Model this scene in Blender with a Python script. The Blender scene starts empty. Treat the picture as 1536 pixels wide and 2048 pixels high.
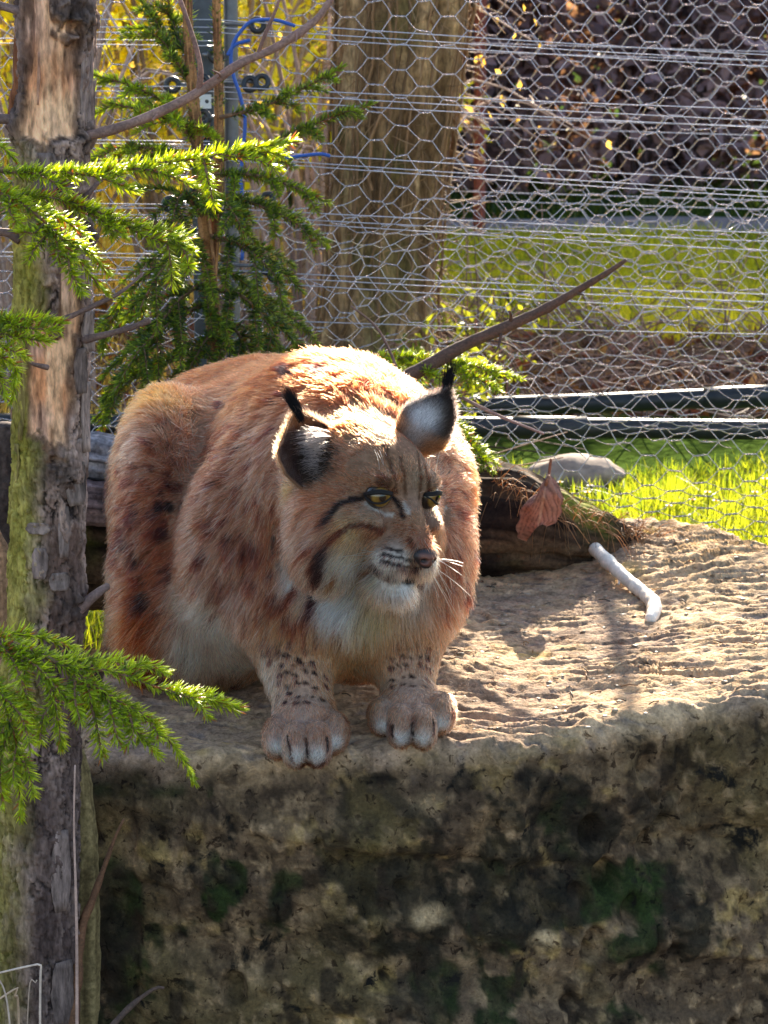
import bpy, math, random
import numpy as np
from mathutils import Vector, Matrix
from mathutils.bvhtree import BVHTree

scene = bpy.context.scene
COL = scene.collection
rng = np.random.default_rng(7)
random.seed(7)
R = math.radians

# ------------------------------------------------------------------ camera, sky, sun, exposure
CAM = np.array((0.0, 0.0, 1.1))
PITCH = R(12.0)
FPX = 5600.0
cam_d = bpy.data.cameras.new("camera")
cam = bpy.data.objects.new("camera", cam_d)
COL.objects.link(cam)
cam.location = CAM
cam.rotation_euler = (R(90) - PITCH, 0, 0)
cam_d.sensor_fit = 'HORIZONTAL'
cam_d.sensor_width = 36.0
cam_d.lens = 36.0 / (2 * 768.0 / FPX)
cam_d.clip_end = 500
cam_d.dof.use_dof = True
cam_d.dof.focus_distance = 3.45
cam_d.dof.aperture_fstop = 24
scene.camera = cam

SUN_EL, SUN_AZ = R(26), R(8)          # azimuth from +Y (straight behind the subject), positive = towards +X
sun_dir = np.array((math.sin(SUN_AZ) * math.cos(SUN_EL), math.cos(SUN_AZ) * math.cos(SUN_EL), math.sin(SUN_EL)))
world = bpy.data.worlds.new("World")
scene.world = world
world.use_nodes = True
wn = world.node_tree.nodes
wl = world.node_tree.links
sky = wn.new('ShaderNodeTexSky')
sky.sky_type = 'NISHITA'
sky.sun_disc = False
sky.sun_elevation = SUN_EL
sky.sun_rotation = SUN_AZ
sky.air_density = 1.0
sky.dust_density = 1.5
wl.new(sky.outputs[0], wn['Background'].inputs[0])
wn['Background'].inputs[1].default_value = 0.085
sd = bpy.data.lights.new("sun", 'SUN')
sd.energy = 5.0
sd.angle = R(0.53)
sd.color = (1.0, 0.88, 0.70)
sun = bpy.data.objects.new("sun", sd)
COL.objects.link(sun)
sun.rotation_euler = Vector(sun_dir).to_track_quat('Z', 'Y').to_euler()
scene.view_settings.view_transform = 'Standard'
scene.view_settings.look = 'None'
scene.view_settings.gamma = 1.0
scene.view_settings.use_curve_mapping = False
scene.view_settings.exposure = 2.32
scene.render.engine = 'CYCLES'
scene.cycles_curves.shape = 'RIBBONS'
scene.cycles.max_bounces = 10
scene.cycles.transparent_max_bounces = 8
scene.cycles.use_denoising = True
scene.cycles.sample_clamp_indirect = 6.0


# ------------------------------------------------------------------ small helpers
def P(px, py, Y):
    """world point seen at photo pixel (px, py) that lies Y metres in front"""
    a, b = (px - 768.0) / FPX, -(py - 1024.0) / FPX
    d = np.array((a, math.cos(PITCH) + b * math.sin(PITCH), -math.sin(PITCH) + b * math.cos(PITCH)))
    return CAM + d * (Y / d[1])


def pix(p):
    q = np.asarray(p, float) - CAM
    zc = q[..., 1] * math.cos(PITCH) - q[..., 2] * math.sin(PITCH)
    yc = q[..., 1] * math.sin(PITCH) + q[..., 2] * math.cos(PITCH)
    return 768 + FPX * q[..., 0] / zc, 1024 - FPX * yc / zc


def unit(v):
    v = np.asarray(v, float)
    return v / np.maximum(np.linalg.norm(v, axis=-1, keepdims=True), 1e-9)


def smooth(a, b, x):
    t = np.clip((x - a) / (b - a), 0, 1)
    return t * t * (3 - 2 * t)


def lerp(a, b, t):
    return a + (b - a) * t


def _hash(i, j, k, s):
    h = (i.astype(np.int64) * 374761393 + j.astype(np.int64) * 668265263 + k.astype(np.int64) * 2147483647 + s * 1274126177) & 0xFFFFFFFF
    h = ((h ^ (h >> 13)) * 1274126177) & 0xFFFFFFFF
    h = ((h ^ (h >> 16)) * 2246822519) & 0xFFFFFFFF
    return ((h ^ (h >> 15)) & 0xFFFFFF) / float(0xFFFFFF)


def vnoise(p, s=0):
    p = np.asarray(p, float)
    f = np.floor(p)
    t = p - f
    t = t * t * t * (t * (t * 6 - 15) + 10)
    i, j, k = (f[..., n].astype(np.int64) for n in range(3))
    out = 0
    for a in (0, 1):
        wa = t[..., 0] if a else 1 - t[..., 0]
        for b in (0, 1):
            wb = t[..., 1] if b else 1 - t[..., 1]
            for c in (0, 1):
                wc = t[..., 2] if c else 1 - t[..., 2]
                out = out + wa * wb * wc * _hash(i + a, j + b, k + c, s)
    return out * 2 - 1


def fbm(p, octv=4, s=0, gain=0.5):
    p = np.asarray(p, float)
    a, tot, n = 1.0, 0, 0
    for o in range(octv):
        tot = tot + a * vnoise(p * (2.03 ** o) + 17.3 * o, s + o)
        n += a
        a *= gain
    return tot / n


def worley(p, s=0):
    """F1, F2 and a random value of the nearest cell"""
    p = np.asarray(p, float)
    f = np.floor(p).astype(np.int64)
    d1 = np.full(p.shape[:-1], 9.0)
    d2 = d1.copy()
    cid = np.zeros_like(d1)
    for a in (-1, 0, 1):
        for b in (-1, 0, 1):
            for c in (-1, 0, 1):
                i, j, k = f[..., 0] + a, f[..., 1] + b, f[..., 2] + c
                q = np.stack((i + _hash(i, j, k, s), j + _hash(i, j, k, s + 1), k + _hash(i, j, k, s + 2)), -1)
                d = np.linalg.norm(q - p, axis=-1)
                h = _hash(i, j, k, s + 3)
                near = d < d1
                d2 = np.where(near, d1, np.minimum(d2, d))
                cid = np.where(near, h, cid)
                d1 = np.where(near, d, d1)
    return d1, d2, cid


def catmull(pts, n):
    pts = np.asarray(pts, float)
    if len(pts) == 2:
        return np.array([lerp(pts[0], pts[1], t) for t in np.linspace(0, 1, n)])
    q = np.vstack((2 * pts[0] - pts[1], pts, 2 * pts[-1] - pts[-2]))
    seg = np.linalg.norm(np.diff(pts[:, :3], axis=0), axis=1)
    cum = np.concatenate(([0], np.cumsum(seg)))
    out = []
    for s in np.linspace(0, cum[-1], n):
        i = min(np.searchsorted(cum, s, 'right') - 1, len(pts) - 2)
        t = (s - cum[i]) / max(seg[i], 1e-9)
        a, b, c, d = q[i], q[i + 1], q[i + 2], q[i + 3]
        out.append(0.5 * (2 * b + (c - a) * t + (2 * a - 5 * b + 4 * c - d) * t * t + (3 * b - a - 3 * c + d) * t ** 3))
    return np.array(out)


def frames(pts):
    t = np.gradient(pts, axis=0)
    t = unit(t)
    ref = np.array((0, 0, 1.0)) if abs(t[0][2]) < 0.9 else np.array((1.0, 0, 0))
    n = unit(np.cross(t[0], ref))
    ns = []
    for i in range(len(pts)):
        n = unit(n - t[i] * np.dot(n, t[i]))
        ns.append(n)
    ns = np.array(ns)
    return t, ns, np.cross(t, ns)


class MB:
    """collects pieces and links them as one mesh object"""

    def __init__(self):
        self.v, self.q, self.t, self.c, self.n = [], [], [], [], 0

    def add(self, v, f, col=None):
        v = np.asarray(v, float).reshape(-1, 3)
        f = np.asarray(f, np.int64)
        (self.q if f.shape[1] == 4 else self.t).append(f + self.n)
        self.v.append(v)
        c = np.ones((len(v), 3)) if col is None else np.broadcast_to(np.asarray(col, float), (len(v), 3))
        self.c.append(c)
        self.n += len(v)
        return self

    def faces(self, f):                      # more faces on the last added vertices
        f = np.asarray(f, np.int64)
        (self.q if f.shape[1] == 4 else self.t).append(f + self.n - len(self.v[-1]))

    def tube(self, pts, r, sides=6, col=None, cap=True):
        pts = np.asarray(pts, float)
        r = np.broadcast_to(np.asarray(r, float), (len(pts),))
        t, a, b = frames(pts)
        th = np.linspace(0, 2 * math.pi, sides, endpoint=False)
        ring = a[:, None, :] * np.cos(th)[None, :, None] + b[:, None, :] * np.sin(th)[None, :, None]
        v = (pts[:, None, :] + ring * r[:, None, None]).reshape(-1, 3)
        n = len(pts)
        i = np.arange(n - 1)[:, None] * sides
        j = np.arange(sides)[None, :]
        k = (np.arange(sides)[None, :] + 1) % sides
        f = np.stack((i + j, i + k, i + sides + k, i + sides + j), -1).reshape(-1, 4)
        if col is not None and np.ndim(col) == 2:
            col = np.repeat(col, sides, axis=0)
        if cap:
            v = np.vstack((v, pts[0] - t[0] * r[0] * 0.3, pts[-1] + t[-1] * r[-1] * 0.3))
            if col is not None and np.ndim(col) == 2:
                col = np.vstack((col, col[:1], col[-1:]))
            self.add(v, f, col)
            m = n * sides
            js = np.arange(sides)
            ks = (js + 1) % sides
            self.faces(np.stack((ks, js, np.full(sides, m)), -1))
            o = (n - 1) * sides
            self.faces(np.stack((o + js, o + ks, np.full(sides, m + 1)), -1))
        else:
            self.add(v, f, col)
        return self

    def build(self, name, mat, parent=None, smooth_=True, kind=None):
        return mesh_obj(name, np.vstack(self.v), [np.vstack(x) for x in (self.q, self.t) if x], mat, parent, np.vstack(self.c), smooth_, kind)


def make_mesh(name, v, flist, col=None, smooth_=True):
    me = bpy.data.meshes.new(name)
    v = np.asarray(v, np.float32)
    me.vertices.add(len(v))
    me.vertices.foreach_set('co', v.ravel())
    nl = sum(f.size for f in flist)
    npoly = sum(len(f) for f in flist)
    me.loops.add(nl)
    me.polygons.add(npoly)
    me.loops.foreach_set('vertex_index', np.concatenate([f.ravel() for f in flist]).astype(np.int32))
    tot = np.concatenate([np.full(len(f), f.shape[1]) for f in flist]).astype(np.int32)
    me.polygons.foreach_set('loop_start', (np.cumsum(tot) - tot).astype(np.int32))
    me.polygons.foreach_set('use_smooth', np.full(npoly, smooth_, bool))
    me.update(calc_edges=True)
    if col is not None:
        at = me.attributes.new('Col', 'FLOAT_COLOR', 'POINT')
        c4 = np.ones((len(v), 4), np.float32)
        c4[:, :3] = col
        at.data.foreach_set('color', c4.ravel())
    return me


def mesh_obj(name, v, flist, mat, parent=None, col=None, smooth_=True, kind=None):
    me = make_mesh(name, v, flist, col, smooth_)
    if mat is not None:
        me.materials.append(mat)
    o = bpy.data.objects.new(name, me)
    COL.objects.link(o)
    if parent is not None:
        o.parent = parent
        o.matrix_parent_inverse = Matrix.Translation(-Vector(parent.location)) if parent.type == 'EMPTY' else Matrix()
    if kind:
        o['kind'] = kind
    return o


def tag(o, label=None, cat=None, group=None, kind=None):
    if label: o['label'] = label
    if cat: o['category'] = cat
    if group: o['group'] = group
    if kind: o['kind'] = kind
    return o


def thing(name, label, cat, loc, group=None):
    o = bpy.data.objects.new(name, None)
    COL.objects.link(o)
    o.location = tuple(loc)
    return tag(o, label, cat, group)


# ------------------------------------------------------------------ materials
class NT:
    def __init__(self, name):
        self.m = bpy.data.materials.new(name)
        self.m.use_nodes = True
        self.t = self.m.node_tree
        self.t.nodes.clear()
        self.out = self.t.nodes.new('ShaderNodeOutputMaterial')

    def n(self, typ, props=None, **ins):
        nd = self.t.nodes.new('ShaderNode' + typ)
        for k, v in (props or {}).items():
            setattr(nd, k, v)
        for k, v in ins.items():
            key = int(k[1:]) if k[0] == 'i' and k[1:].isdigit() else k.replace('_', ' ')
            self.set(nd.inputs[key], v)
        return nd

    def set(self, sock, v):
        if hasattr(v, 'is_output'):
            self.t.links.new(v, sock)
        elif isinstance(v, (tuple, list)) and len(v) == 3 and sock.type == 'RGBA':
            sock.default_value = (*v, 1)
        else:
            sock.default_value = v

    def ramp(self, fac, stops):
        nd = self.t.nodes.new('ShaderNodeValToRGB')
        e = nd.color_ramp.elements
        while len(e) < len(stops):
            e.new(0.5)
        for el, (p, c) in zip(e, stops):
            el.position = p
            el.color = (c, c, c, 1) if not isinstance(c, (tuple, list)) else (*c, 1)
        self.set(nd.inputs[0], fac)
        return nd.outputs[0]

    def noise(self, scale, detail=6, rough=0.55, vec=None, dist=0.0):
        nd = self.n('TexNoise', None, Scale=scale, Detail=detail, Roughness=rough, Distortion=dist)
        if vec is not None:
            self.set(nd.inputs['Vector'], vec)
        return nd.outputs[0]

    def coord(self, scale=(1, 1, 1)):
        tc = self.n('TexCoord')
        mp = self.n('Mapping', None, Vector=tc.outputs['Object'], Scale=Vector(scale))
        return mp.outputs[0]

    def mix(self, a, b, fac, blend='MIX'):
        nd = self.n('MixRGB', {'blend_type': blend})
        self.set(nd.inputs[0], fac)
        self.set(nd.inputs[1], a)
        self.set(nd.inputs[2], b)
        return nd.outputs[0]

    def attr(self, name='Col'):
        return self.n('Attribute', {'attribute_name': name}).outputs['Color']

    def bump(self, h, strength=0.5, dist=0.01):
        return self.n('Bump', None, Height=h, Strength=strength, Distance=dist).outputs[0]

    def end(self, shader):
        self.t.links.new(shader, self.out.inputs[0])
        return self.m


def mat_attr(name, rough=0.85, scale=120, amount=0.5, bump=0.4, bdist=0.003, spec=0.3, stretch=(1, 1, 1), metallic=0.0):
    """colour from the mesh's own colour attribute, with fine grain on top"""
    k = NT(name)
    co = k.coord(stretch)
    nz = k.noise(scale, 8, 0.6, co)
    n2 = k.noise(scale * 0.23, 5, 0.6, co)
    v = k.ramp(nz, [(0.3, 1 - amount), (0.7, 1 + amount)])
    v2 = k.ramp(n2, [(0.3, 1 - amount * 0.5), (0.7, 1 + amount * 0.4)])
    c = k.mix(k.mix(k.attr(), v, 1.0, 'MULTIPLY'), v2, 1.0, 'MULTIPLY')
    b = k.n('BsdfPrincipled', None, Base_Color=c, Roughness=rough, Metallic=metallic)
    b.inputs['Specular IOR Level'].default_value = spec
    k.set(b.inputs['Normal'], k.bump(k.mix(nz, n2, 0.5), bump, bdist))
    return k.end(b.outputs[0])


def mat_leaf(name, trans=0.5, rough=0.45, gain=1.6, spec=0.4):
    """thin leaf: light comes through; colour from the mesh's colour attribute"""
    k = NT(name)
    c = k.attr()
    b = k.n('BsdfPrincipled', None, Base_Color=c, Roughness=rough)
    b.inputs['Specular IOR Level'].default_value = spec
    tc = k.mix(c, (gain * 1.25, gain * 1.0, gain * 0.42), 1.0, 'MULTIPLY')
    t = k.n('BsdfTranslucent', None, Color=tc)
    mx = k.n('MixShader', None, i0=trans, i1=b.outputs[0], i2=t.outputs[0])
    return k.end(mx.outputs[0])


def mat_plain(name, col, rough=0.6, metallic=0.0, spec=0.5, grain=0.0, gscale=200):
    k = NT(name)
    c = col
    if grain:
        c = k.mix(col, k.ramp(k.noise(gscale, 6, 0.6, k.coord()), [(0.3, 1 - grain), (0.7, 1 + grain)]), 1.0, 'MULTIPLY')
    b = k.n('BsdfPrincipled', None, Roughness=rough, Metallic=metallic)
    k.set(b.inputs['Base Color'], c)
    b.inputs['Specular IOR Level'].default_value = spec
    return k.end(b.outputs[0])
# ------------------------------------------------------------------ ground and boulder
def ground_z(x, y):
    front = smooth(4.1, 3.5, y)
    z = -0.62 * front
    z = z + 0.035 * fbm(np.stack((x * 0.9, y * 0.9, x * 0), -1), 3, 5) * smooth(3.0, 6.0, y) - 0.02
    return z


def build_ground():
    xs = np.concatenate((np.linspace(-60, -3, 30), np.linspace(-2.8, 3.2, 120), np.linspace(3.5, 60, 30)))
    ys = np.concatenate((np.linspace(-4, 2, 12), np.linspace(2.2, 12, 190), np.linspace(12.5, 200, 50)))
    X, Y = np.meshgrid(xs, ys, indexing='ij')
    Z = ground_z(X, Y)
    v = np.stack((X, Y, Z), -1).reshape(-1, 3)
    nx, ny = len(xs), len(ys)
    i, j = np.meshgrid(np.arange(nx - 1), np.arange(ny - 1), indexing='ij')
    a = (i * ny + j).ravel()
    f = np.stack((a, a + ny, a + ny + 1, a + 1), -1)
    k = fbm(v * 1.3, 4, 11)
    green = smooth(4.0, 4.4, v[:, 1]) * (1 - smooth(6.1, 6.5, v[:, 1] + 0.3 * k)) * smooth(-0.6, 0.2, v[:, 0] + 0.4 * k) + smooth(7.5, 8.1, v[:, 1] + 0.5 * k) * smooth(-0.4, 0.3, v[:, 0] + 0.4 * k)
    green = np.clip(green, 0, 1)[:, None]
    soil = lerp(np.array((0.055, 0.038, 0.026)), np.array((0.15, 0.10, 0.065)), smooth(-0.4, 0.5, fbm(v * 7, 4, 3))[:, None])
    col = lerp(soil, np.array((0.045, 0.075, 0.015)), green)
    o = mesh_obj('ground', v, [f], mat_attr('ground_soil', 0.95, 40, 0.5, 0.8, 0.01, 0.0), None, col)
    tag(o, kind='structure')


build_ground()


def rock_mat():
    k = NT('sandstone')
    co = k.coord()
    g = k.n('NewGeometry')
    nz = k.n('SeparateXYZ', None, Vector=g.outputs['True Normal']).outputs[2]
    facem = k.ramp(nz, [(0.38, 1.0), (0.8, 0.0)])  # face flecks and pits below paint relief contrast into the colour
    n1 = k.noise(75, 9, 0.62, co, 0.6)
    n2 = k.noise(34, 10, 0.6, co, 0.9)
    n3 = k.noise(210, 6, 0.6, co)
    n4 = k.noise(14, 10, 0.62, co, 0.5)
    c = k.mix(k.attr(), k.ramp(n3, [(0.32, 0.72), (0.68, 1.28)]), 1.0, 'MULTIPLY')
    c = k.mix(c, k.ramp(n2, [(0.35, 0.62), (0.5, 1.0), (0.62, 1.3)]), 1.0, 'MULTIPLY')
    light = k.mix(k.ramp(n1, [(0.60, 0.0), (0.66, 1.0)]), facem, 1.0, 'MULTIPLY')
    c2 = k.mix(c, (1.5, 1.42, 1.3), 1.0, 'MULTIPLY')
    c = k.mix(c, c2, light)
    dark = k.mix(k.ramp(n4, [(0.34, 1.0), (0.40, 0.0)]), facem, 1.0, 'MULTIPLY')
    c = k.mix(c, (0.012, 0.010, 0.007), k.mix(dark, 0.85, 1.0, 'MULTIPLY') if False else dark)
    pit = k.mix(k.ramp(n1, [(0.36, 1.0), (0.42, 0.0)]), facem, 1.0, 'MULTIPLY')
    c = k.mix(c, k.mix(c, (0.25, 0.22, 0.2), 1.0, 'MULTIPLY'), pit)
    h = k.mix(k.mix(n1, n2, 0.5), n4, 0.35)
    b = k.n('BsdfPrincipled', None, Base_Color=c, Roughness=0.9)
    b.inputs['Specular IOR Level'].default_value = 0.2
    k.set(b.inputs['Normal'], k.bump(k.mix(h, n3, 0.18), 0.9, 0.014))
    return k.end(b.outputs[0])


def rock_mesh():
    # unrolled sheet: s runs along the boulder, t from the back foot over the top and down the front
    h = 0.0042
    s = np.arange(-0.62, 1.55, h)
    t = np.arange(-0.45, 1.95, h)
    S, T = np.meshgrid(s, t, indexing='ij')
    # plan outline of the top
    xf = np.clip(S, -0.345, 1.00)
    front = np.interp(xf, [-0.345, -0.25, -0.05, 0.08, 0.16, 0.24, 0.33, 0.45, 0.60, 1.0], [3.36, 3.34, 3.325, 3.35, 3.345, 3.385, 3.42, 3.47, 3.52, 3.66])
    back = np.interp(xf, [-0.40, -0.1, 0.3, 0.45, 0.52, 0.62, 0.8, 1.0], [4.33, 4.40, 4.40, 4.38, 4.26, 4.10, 3.98, 3.92])
    depth = back - front
    rf, rb, rs = 0.028, 0.05, 0.05
    # t in [0, 1]: across the top, below 0: back face, above 1: front face
    tt = np.clip(T, 0, 1)
    Y = back - depth * tt
    over = np.clip(T - 1, 0, None)
    th = np.clip(over / rf, 0, math.pi / 2)
    Y = Y - rf * np.sin(th)
    dz = rf * (1 - np.cos(th)) + np.clip(over - rf * math.pi / 2, 0, None)
    ob = np.clip(-T, 0, None)
    tb = np.clip(ob / rb, 0, math.pi / 2)
    Y = Y + rb * np.sin(tb)
    dz = dz + rb * (1 - np.cos(tb)) + np.clip(ob - rb * math.pi / 2, 0, None)
    ol = np.clip(-0.345 - S, 0, None)
    orr = np.clip(S - 1.0, 0, None)
    os_ = ol + orr
    ts = np.clip(os_ / rs, 0, math.pi / 2)
    X = xf + rs * np.sin(ts) * np.sign(S - 0.3)
    dzs = rs * (1 - np.cos(ts)) + np.clip(os_ - rs * math.pi / 2, 0, None)
    top = 0.085 + np.interp(xf, [-0.4, 0, 0.2, 0.5, 1.0], [0.0, 0.012, 0.018, 0.045, 0.05]) + 0.03 * smooth(0.55, 0.0, tt) * smooth(0.1, 0.5, xf)
    Z = top - dz - dzs
    v = np.stack((X, Y, Z), -1)
    # front lean: foot of the face comes a little forward, big hollows further down
    drop = dz
    n = np.cross(np.gradient(v, axis=1), np.gradient(v, axis=0))
    n = unit(n)
    n = np.where(n[..., 2:3] * 0 + (n[..., 2:3] < -0.2), -n, n)
    facew = smooth(0.02, 0.12, drop)              # 0 on top, 1 on the front
    topw = 1 - facew
    big = fbm(v * np.array((3.2, 3.2, 4.5)), 3, 21)
    mid = fbm(v * np.array((11, 11, 8)), 4, 31)
    fine = fbm(v * 45, 3, 41)
    pit = worley(v * np.array((20, 20, 14)), 51)
    dsp = facew * (0.040 * big + 0.024 * mid + 0.0065 * fine - 0.006 * smooth(0.10, 0.0, np.abs(fbm(v * np.array((14, 14, 6)), 4, 44))) - 0.03 * smooth(0.42, 0.18, pit[0]) * smooth(0.0, 0.3, mid))
    # ledges: the face is laid down in rough beds
    bed = vnoise(np.stack((X * 1.3, Y * 0, Z * 16 + X * 2.5), -1), 61)
    dsp = dsp + facew * 0.012 * np.sign(bed) * np.abs(bed) ** 0.6
    # top: wind-ripple ridges running across, warped
    wx = X + 0.10 * fbm(v * 6, 4, 71)
    wy = Y + 0.075 * fbm(v * np.array((7, 7, 4)), 4, 81) + 0.10 * X
    rip = fbm(np.stack((wx * 6, wy * 80, X * 0), -1), 3, 91, 0.55)
    rip2 = fbm(np.stack((wx * 40, wy * 130, X * 0), -1), 2, 97, 0.6)
    rid = 1 - np.abs(rip) * 2.2
    dsp = dsp + topw * (0.022 * fbm(v * 3.0, 3, 22) + 0.0070 * rid * (0.35 + 0.9 * smooth(-0.3, 0.4, fbm(v * 5, 3, 24))) - 0.0012 * smooth(0.30, 0.10, worley(v * np.array((26, 34, 8)), 27)[0]) * smooth(0.0, 0.3, fbm(v * 11, 3, 29)) + 0.0034 * rip2 + 0.0020 * fbm(v * 95, 2, 99))
    edge = np.exp(-((T - 1.0) / 0.06) ** 2)
    dsp = dsp + edge * (0.018 * fbm(v * np.array((9, 9, 3)), 3, 101))
    v = v + n * dsp[..., None]
    # colour: warm grey sandstone, ochre lichen, dark moss on a front painted darker to look shaded
    a = fbm(v * 6, 4, 111)
    b = fbm(v * np.array((5, 5, 7)), 4, 121)
    c = fbm(v * 22, 4, 131)
    g = fbm(v * np.array((8, 8, 5)), 4, 141)
    topc = lerp(np.array((0.30, 0.20, 0.13)), np.array((0.50, 0.335, 0.185)), smooth(-0.4, 0.5, a + 0.5 * c)[..., None])
    topc = lerp(topc, np.array((0.46, 0.30, 0.08)), (smooth(0.30, 0.55, fbm(v * 9, 4, 151)) * smooth(0.0, 0.4, c) * 0.9)[..., None])
    topc = lerp(topc, np.array((0.16, 0.13, 0.12)), (np.maximum(smooth(0.2, 0.55, -rip2) * 0.6, smooth(0.45, 0.75, np.abs(rip)) * 0.5))[..., None])
    fc = lerp(np.array((0.110, 0.082, 0.058)), np.array((0.225, 0.172, 0.115)), smooth(-0.18, 0.28, c + 0.45 * b + 0.5 * fbm(v * 60, 3, 133))[..., None])
    fc = lerp(fc, np.array((0.42, 0.32, 0.12)), (smooth(0.05, 0.22, b + 0.5 * c) * smooth(-0.02, 0.16, fbm(v * 34, 4, 136)) * 0.5)[..., None])
    fc = lerp(fc, np.array((0.20, 0.17, 0.15)), (smooth(0.07, 0.02, drop) * 0.2)[..., None])
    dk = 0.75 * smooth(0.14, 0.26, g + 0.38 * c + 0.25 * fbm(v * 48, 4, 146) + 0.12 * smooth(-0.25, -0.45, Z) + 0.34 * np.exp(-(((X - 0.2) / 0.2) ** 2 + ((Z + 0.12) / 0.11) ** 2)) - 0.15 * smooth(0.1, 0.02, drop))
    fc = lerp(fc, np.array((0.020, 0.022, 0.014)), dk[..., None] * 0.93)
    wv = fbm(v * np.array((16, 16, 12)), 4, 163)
    for (cx, cy, rx, rz, w_) in ((432, 1775, 20, 75, 1), (470, 1745, 24, 40, 1), (560, 1805, 26, 65, 1), (585, 1745, 40, 30, .8), (765, 1765, 34, 85, 1), (700, 1860, 60, 40, .8), (1080, 1620, 90, 75, 1), (1170, 1690, 120, 60, 1), (1010, 1830, 110, 60, 1), (1120, 1800, 140, 60, 1), (1290, 1800, 80, 60, 1), (860, 1960, 80, 60, .9), (1330, 1650, 70, 50, .7), (250, 1560, 110, 60, .8), (230, 1850, 50, 150, .9), (420, 1500, 12, 80, .9), (940, 1560, 40, 30, .7)):  # moss stains, and hollows whose shadow is put into the colour
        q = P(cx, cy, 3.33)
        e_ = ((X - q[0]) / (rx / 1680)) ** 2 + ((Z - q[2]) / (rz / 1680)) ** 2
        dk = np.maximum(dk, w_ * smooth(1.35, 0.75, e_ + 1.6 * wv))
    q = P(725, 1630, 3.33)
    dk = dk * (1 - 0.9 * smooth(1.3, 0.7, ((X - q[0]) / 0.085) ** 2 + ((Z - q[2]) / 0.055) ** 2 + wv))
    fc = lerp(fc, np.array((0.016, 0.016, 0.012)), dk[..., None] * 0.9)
    gm = smooth(0.10, 0.4, fbm(v * 10, 4, 161)) * dk
    fc = lerp(fc, np.array((0.022, 0.045, 0.010)), gm[..., None] * 0.8)
    ol_ = smooth(0.0, 0.35, fbm(v * np.array((7, 7, 3)), 3, 171)) * (1 - dk)
    fc = lerp(fc, np.array((0.17, 0.15, 0.045)), ol_[..., None] * 0.30)
    for (cx, cy, rx, rz) in ((858, 1630, 38, 22), (860, 1870, 40, 24), (1090, 1930, 30, 22)):       # fresh pale chips
        q = P(cx, cy, 3.25)
        w = np.exp(-(((X - q[0]) / (rx / 1700)) ** 2 + ((Z - q[2]) / (rz / 1700)) ** 2) ** 2) * facew * smooth(-0.5, 0.1, c + 0.3)
        fc = lerp(fc, np.array((0.55, 0.45, 0.30)), w[..., None] * 0.9)
    flk = smooth(0.16, 0.34, fbm(v * np.array((70, 70, 55)), 4, 181)) * (0.35 + 0.65 * smooth(-0.2, 0.3, a))
    fc = lerp(fc * 0.60, np.array((0.36, 0.28, 0.19)), (flk * 0.38 * (1 - 0.8 * dk))[..., None])
    pit2 = smooth(0.20, 0.42, fbm(v * np.array((42, 42, 30)), 4, 191))  # pits exist only as colour, painted dark like shaded relief
    fc = lerp(fc, np.array((0.016, 0.012, 0.009)), (pit2 * 0.8)[..., None])
    fc = fc * np.array((1.62, 1.36, 1.09)) * (1 - 0.35 * smooth(0.13, 0.04, drop))[..., None]  # last factor paints the lip darker to offset the sky light on it
    col = lerp(topc, fc, smooth(0.002, 0.040, drop + 0.022 * c)[..., None])
    ns, nt = S.shape
    i, j = np.meshgrid(np.arange(ns - 1), np.arange(nt - 1), indexing='ij')
    q = (i * nt + j).ravel()
    f = np.stack((q, q + 1, q + nt + 1, q + nt), -1)
    return v.reshape(-1, 3), f, col.reshape(-1, 3)


rv, rf_, rc = rock_mesh()
ROCK = mesh_obj('boulder', rv, [rf_], rock_mat(), None, rc)
tag(ROCK, 'large mossy sandstone boulder with a flat top that the lynx sits on', 'boulder')
ROCK_BVH = BVHTree.FromObject(ROCK, bpy.context.evaluated_depsgraph_get())


def on_rock(x, y):
    h = ROCK_BVH.ray_cast(Vector((x, y, 1.0)), Vector((0, 0, -1)))
    return np.array(h[0]) if h[0] is not None else None
# ------------------------------------------------------------------ lynx: one continuous body
PRIMS = []


def ell(c, r, k=0.03, rot=None, sub=False):
    PRIMS.append(('e', np.asarray(c, float), np.asarray(r, float), k, np.eye(3) if rot is None else rot, sub))


def cone(a, b, ra, rb, k=0.03, sub=False):
    PRIMS.append(('c', np.asarray(a, float), np.asarray(b, float), k, (ra, rb), sub))


# torso, rump, haunch, belly
cone(P(570, 965, 3.88), P(690, 990, 3.58), 0.178, 0.166, 0.03)
ell(P(430, 990, 3.92), (0.15, 0.15, 0.17), 0.06)
ell(P(715, 1130, 3.49), (0.145, 0.115, 0.125), 0.05)
ell(P(505, 1110, 3.53), (0.095, 0.09, 0.14), 0.04)
ell(P(430, 1235, 3.64), (0.10, 0.11, 0.095), 0.05)
ell(P(328, 1000, 3.74), (0.068, 0.155, 0.155), 0.022)
ell(P(395, 1120, 3.66), (0.090, 0.10, 0.13), 0.05)
ell(P(410, 1000, 3.76), (0.075, 0.13, 0.135), 0.05)
ell(P(295, 1210, 3.66), (0.045, 0.10, 0.095), 0.03)
ell(P(295, 1285, 3.76), (0.050, 0.10, 0.05), 0.03)
ell(P(712, 1285, 3.48), (0.050, 0.05, 0.05), 0.03)
ell(P(690, 1215, 3.465), (0.125, 0.085, 0.075), 0.04)
# neck
cone(P(650, 900, 3.60), P(705, 985, 3.42), 0.125, 0.092, 0.04)
# front legs
cone(P(565, 1220, 3.47), P(606, 1400, 3.375), 0.058, 0.037, 0.035)
cone(P(810, 1220, 3.47), P(815, 1375, 3.415), 0.052, 0.033, 0.035)


def paw(cx, cy, Y, toes):
    ell(P(cx, cy, Y), (0.040, 0.046, 0.028), 0.014)
    for (tx, ty, tY, a, b, c) in toes:
        ell(P(tx, ty, tY), (a * 0.94, b, c), 0.0035)


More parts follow.
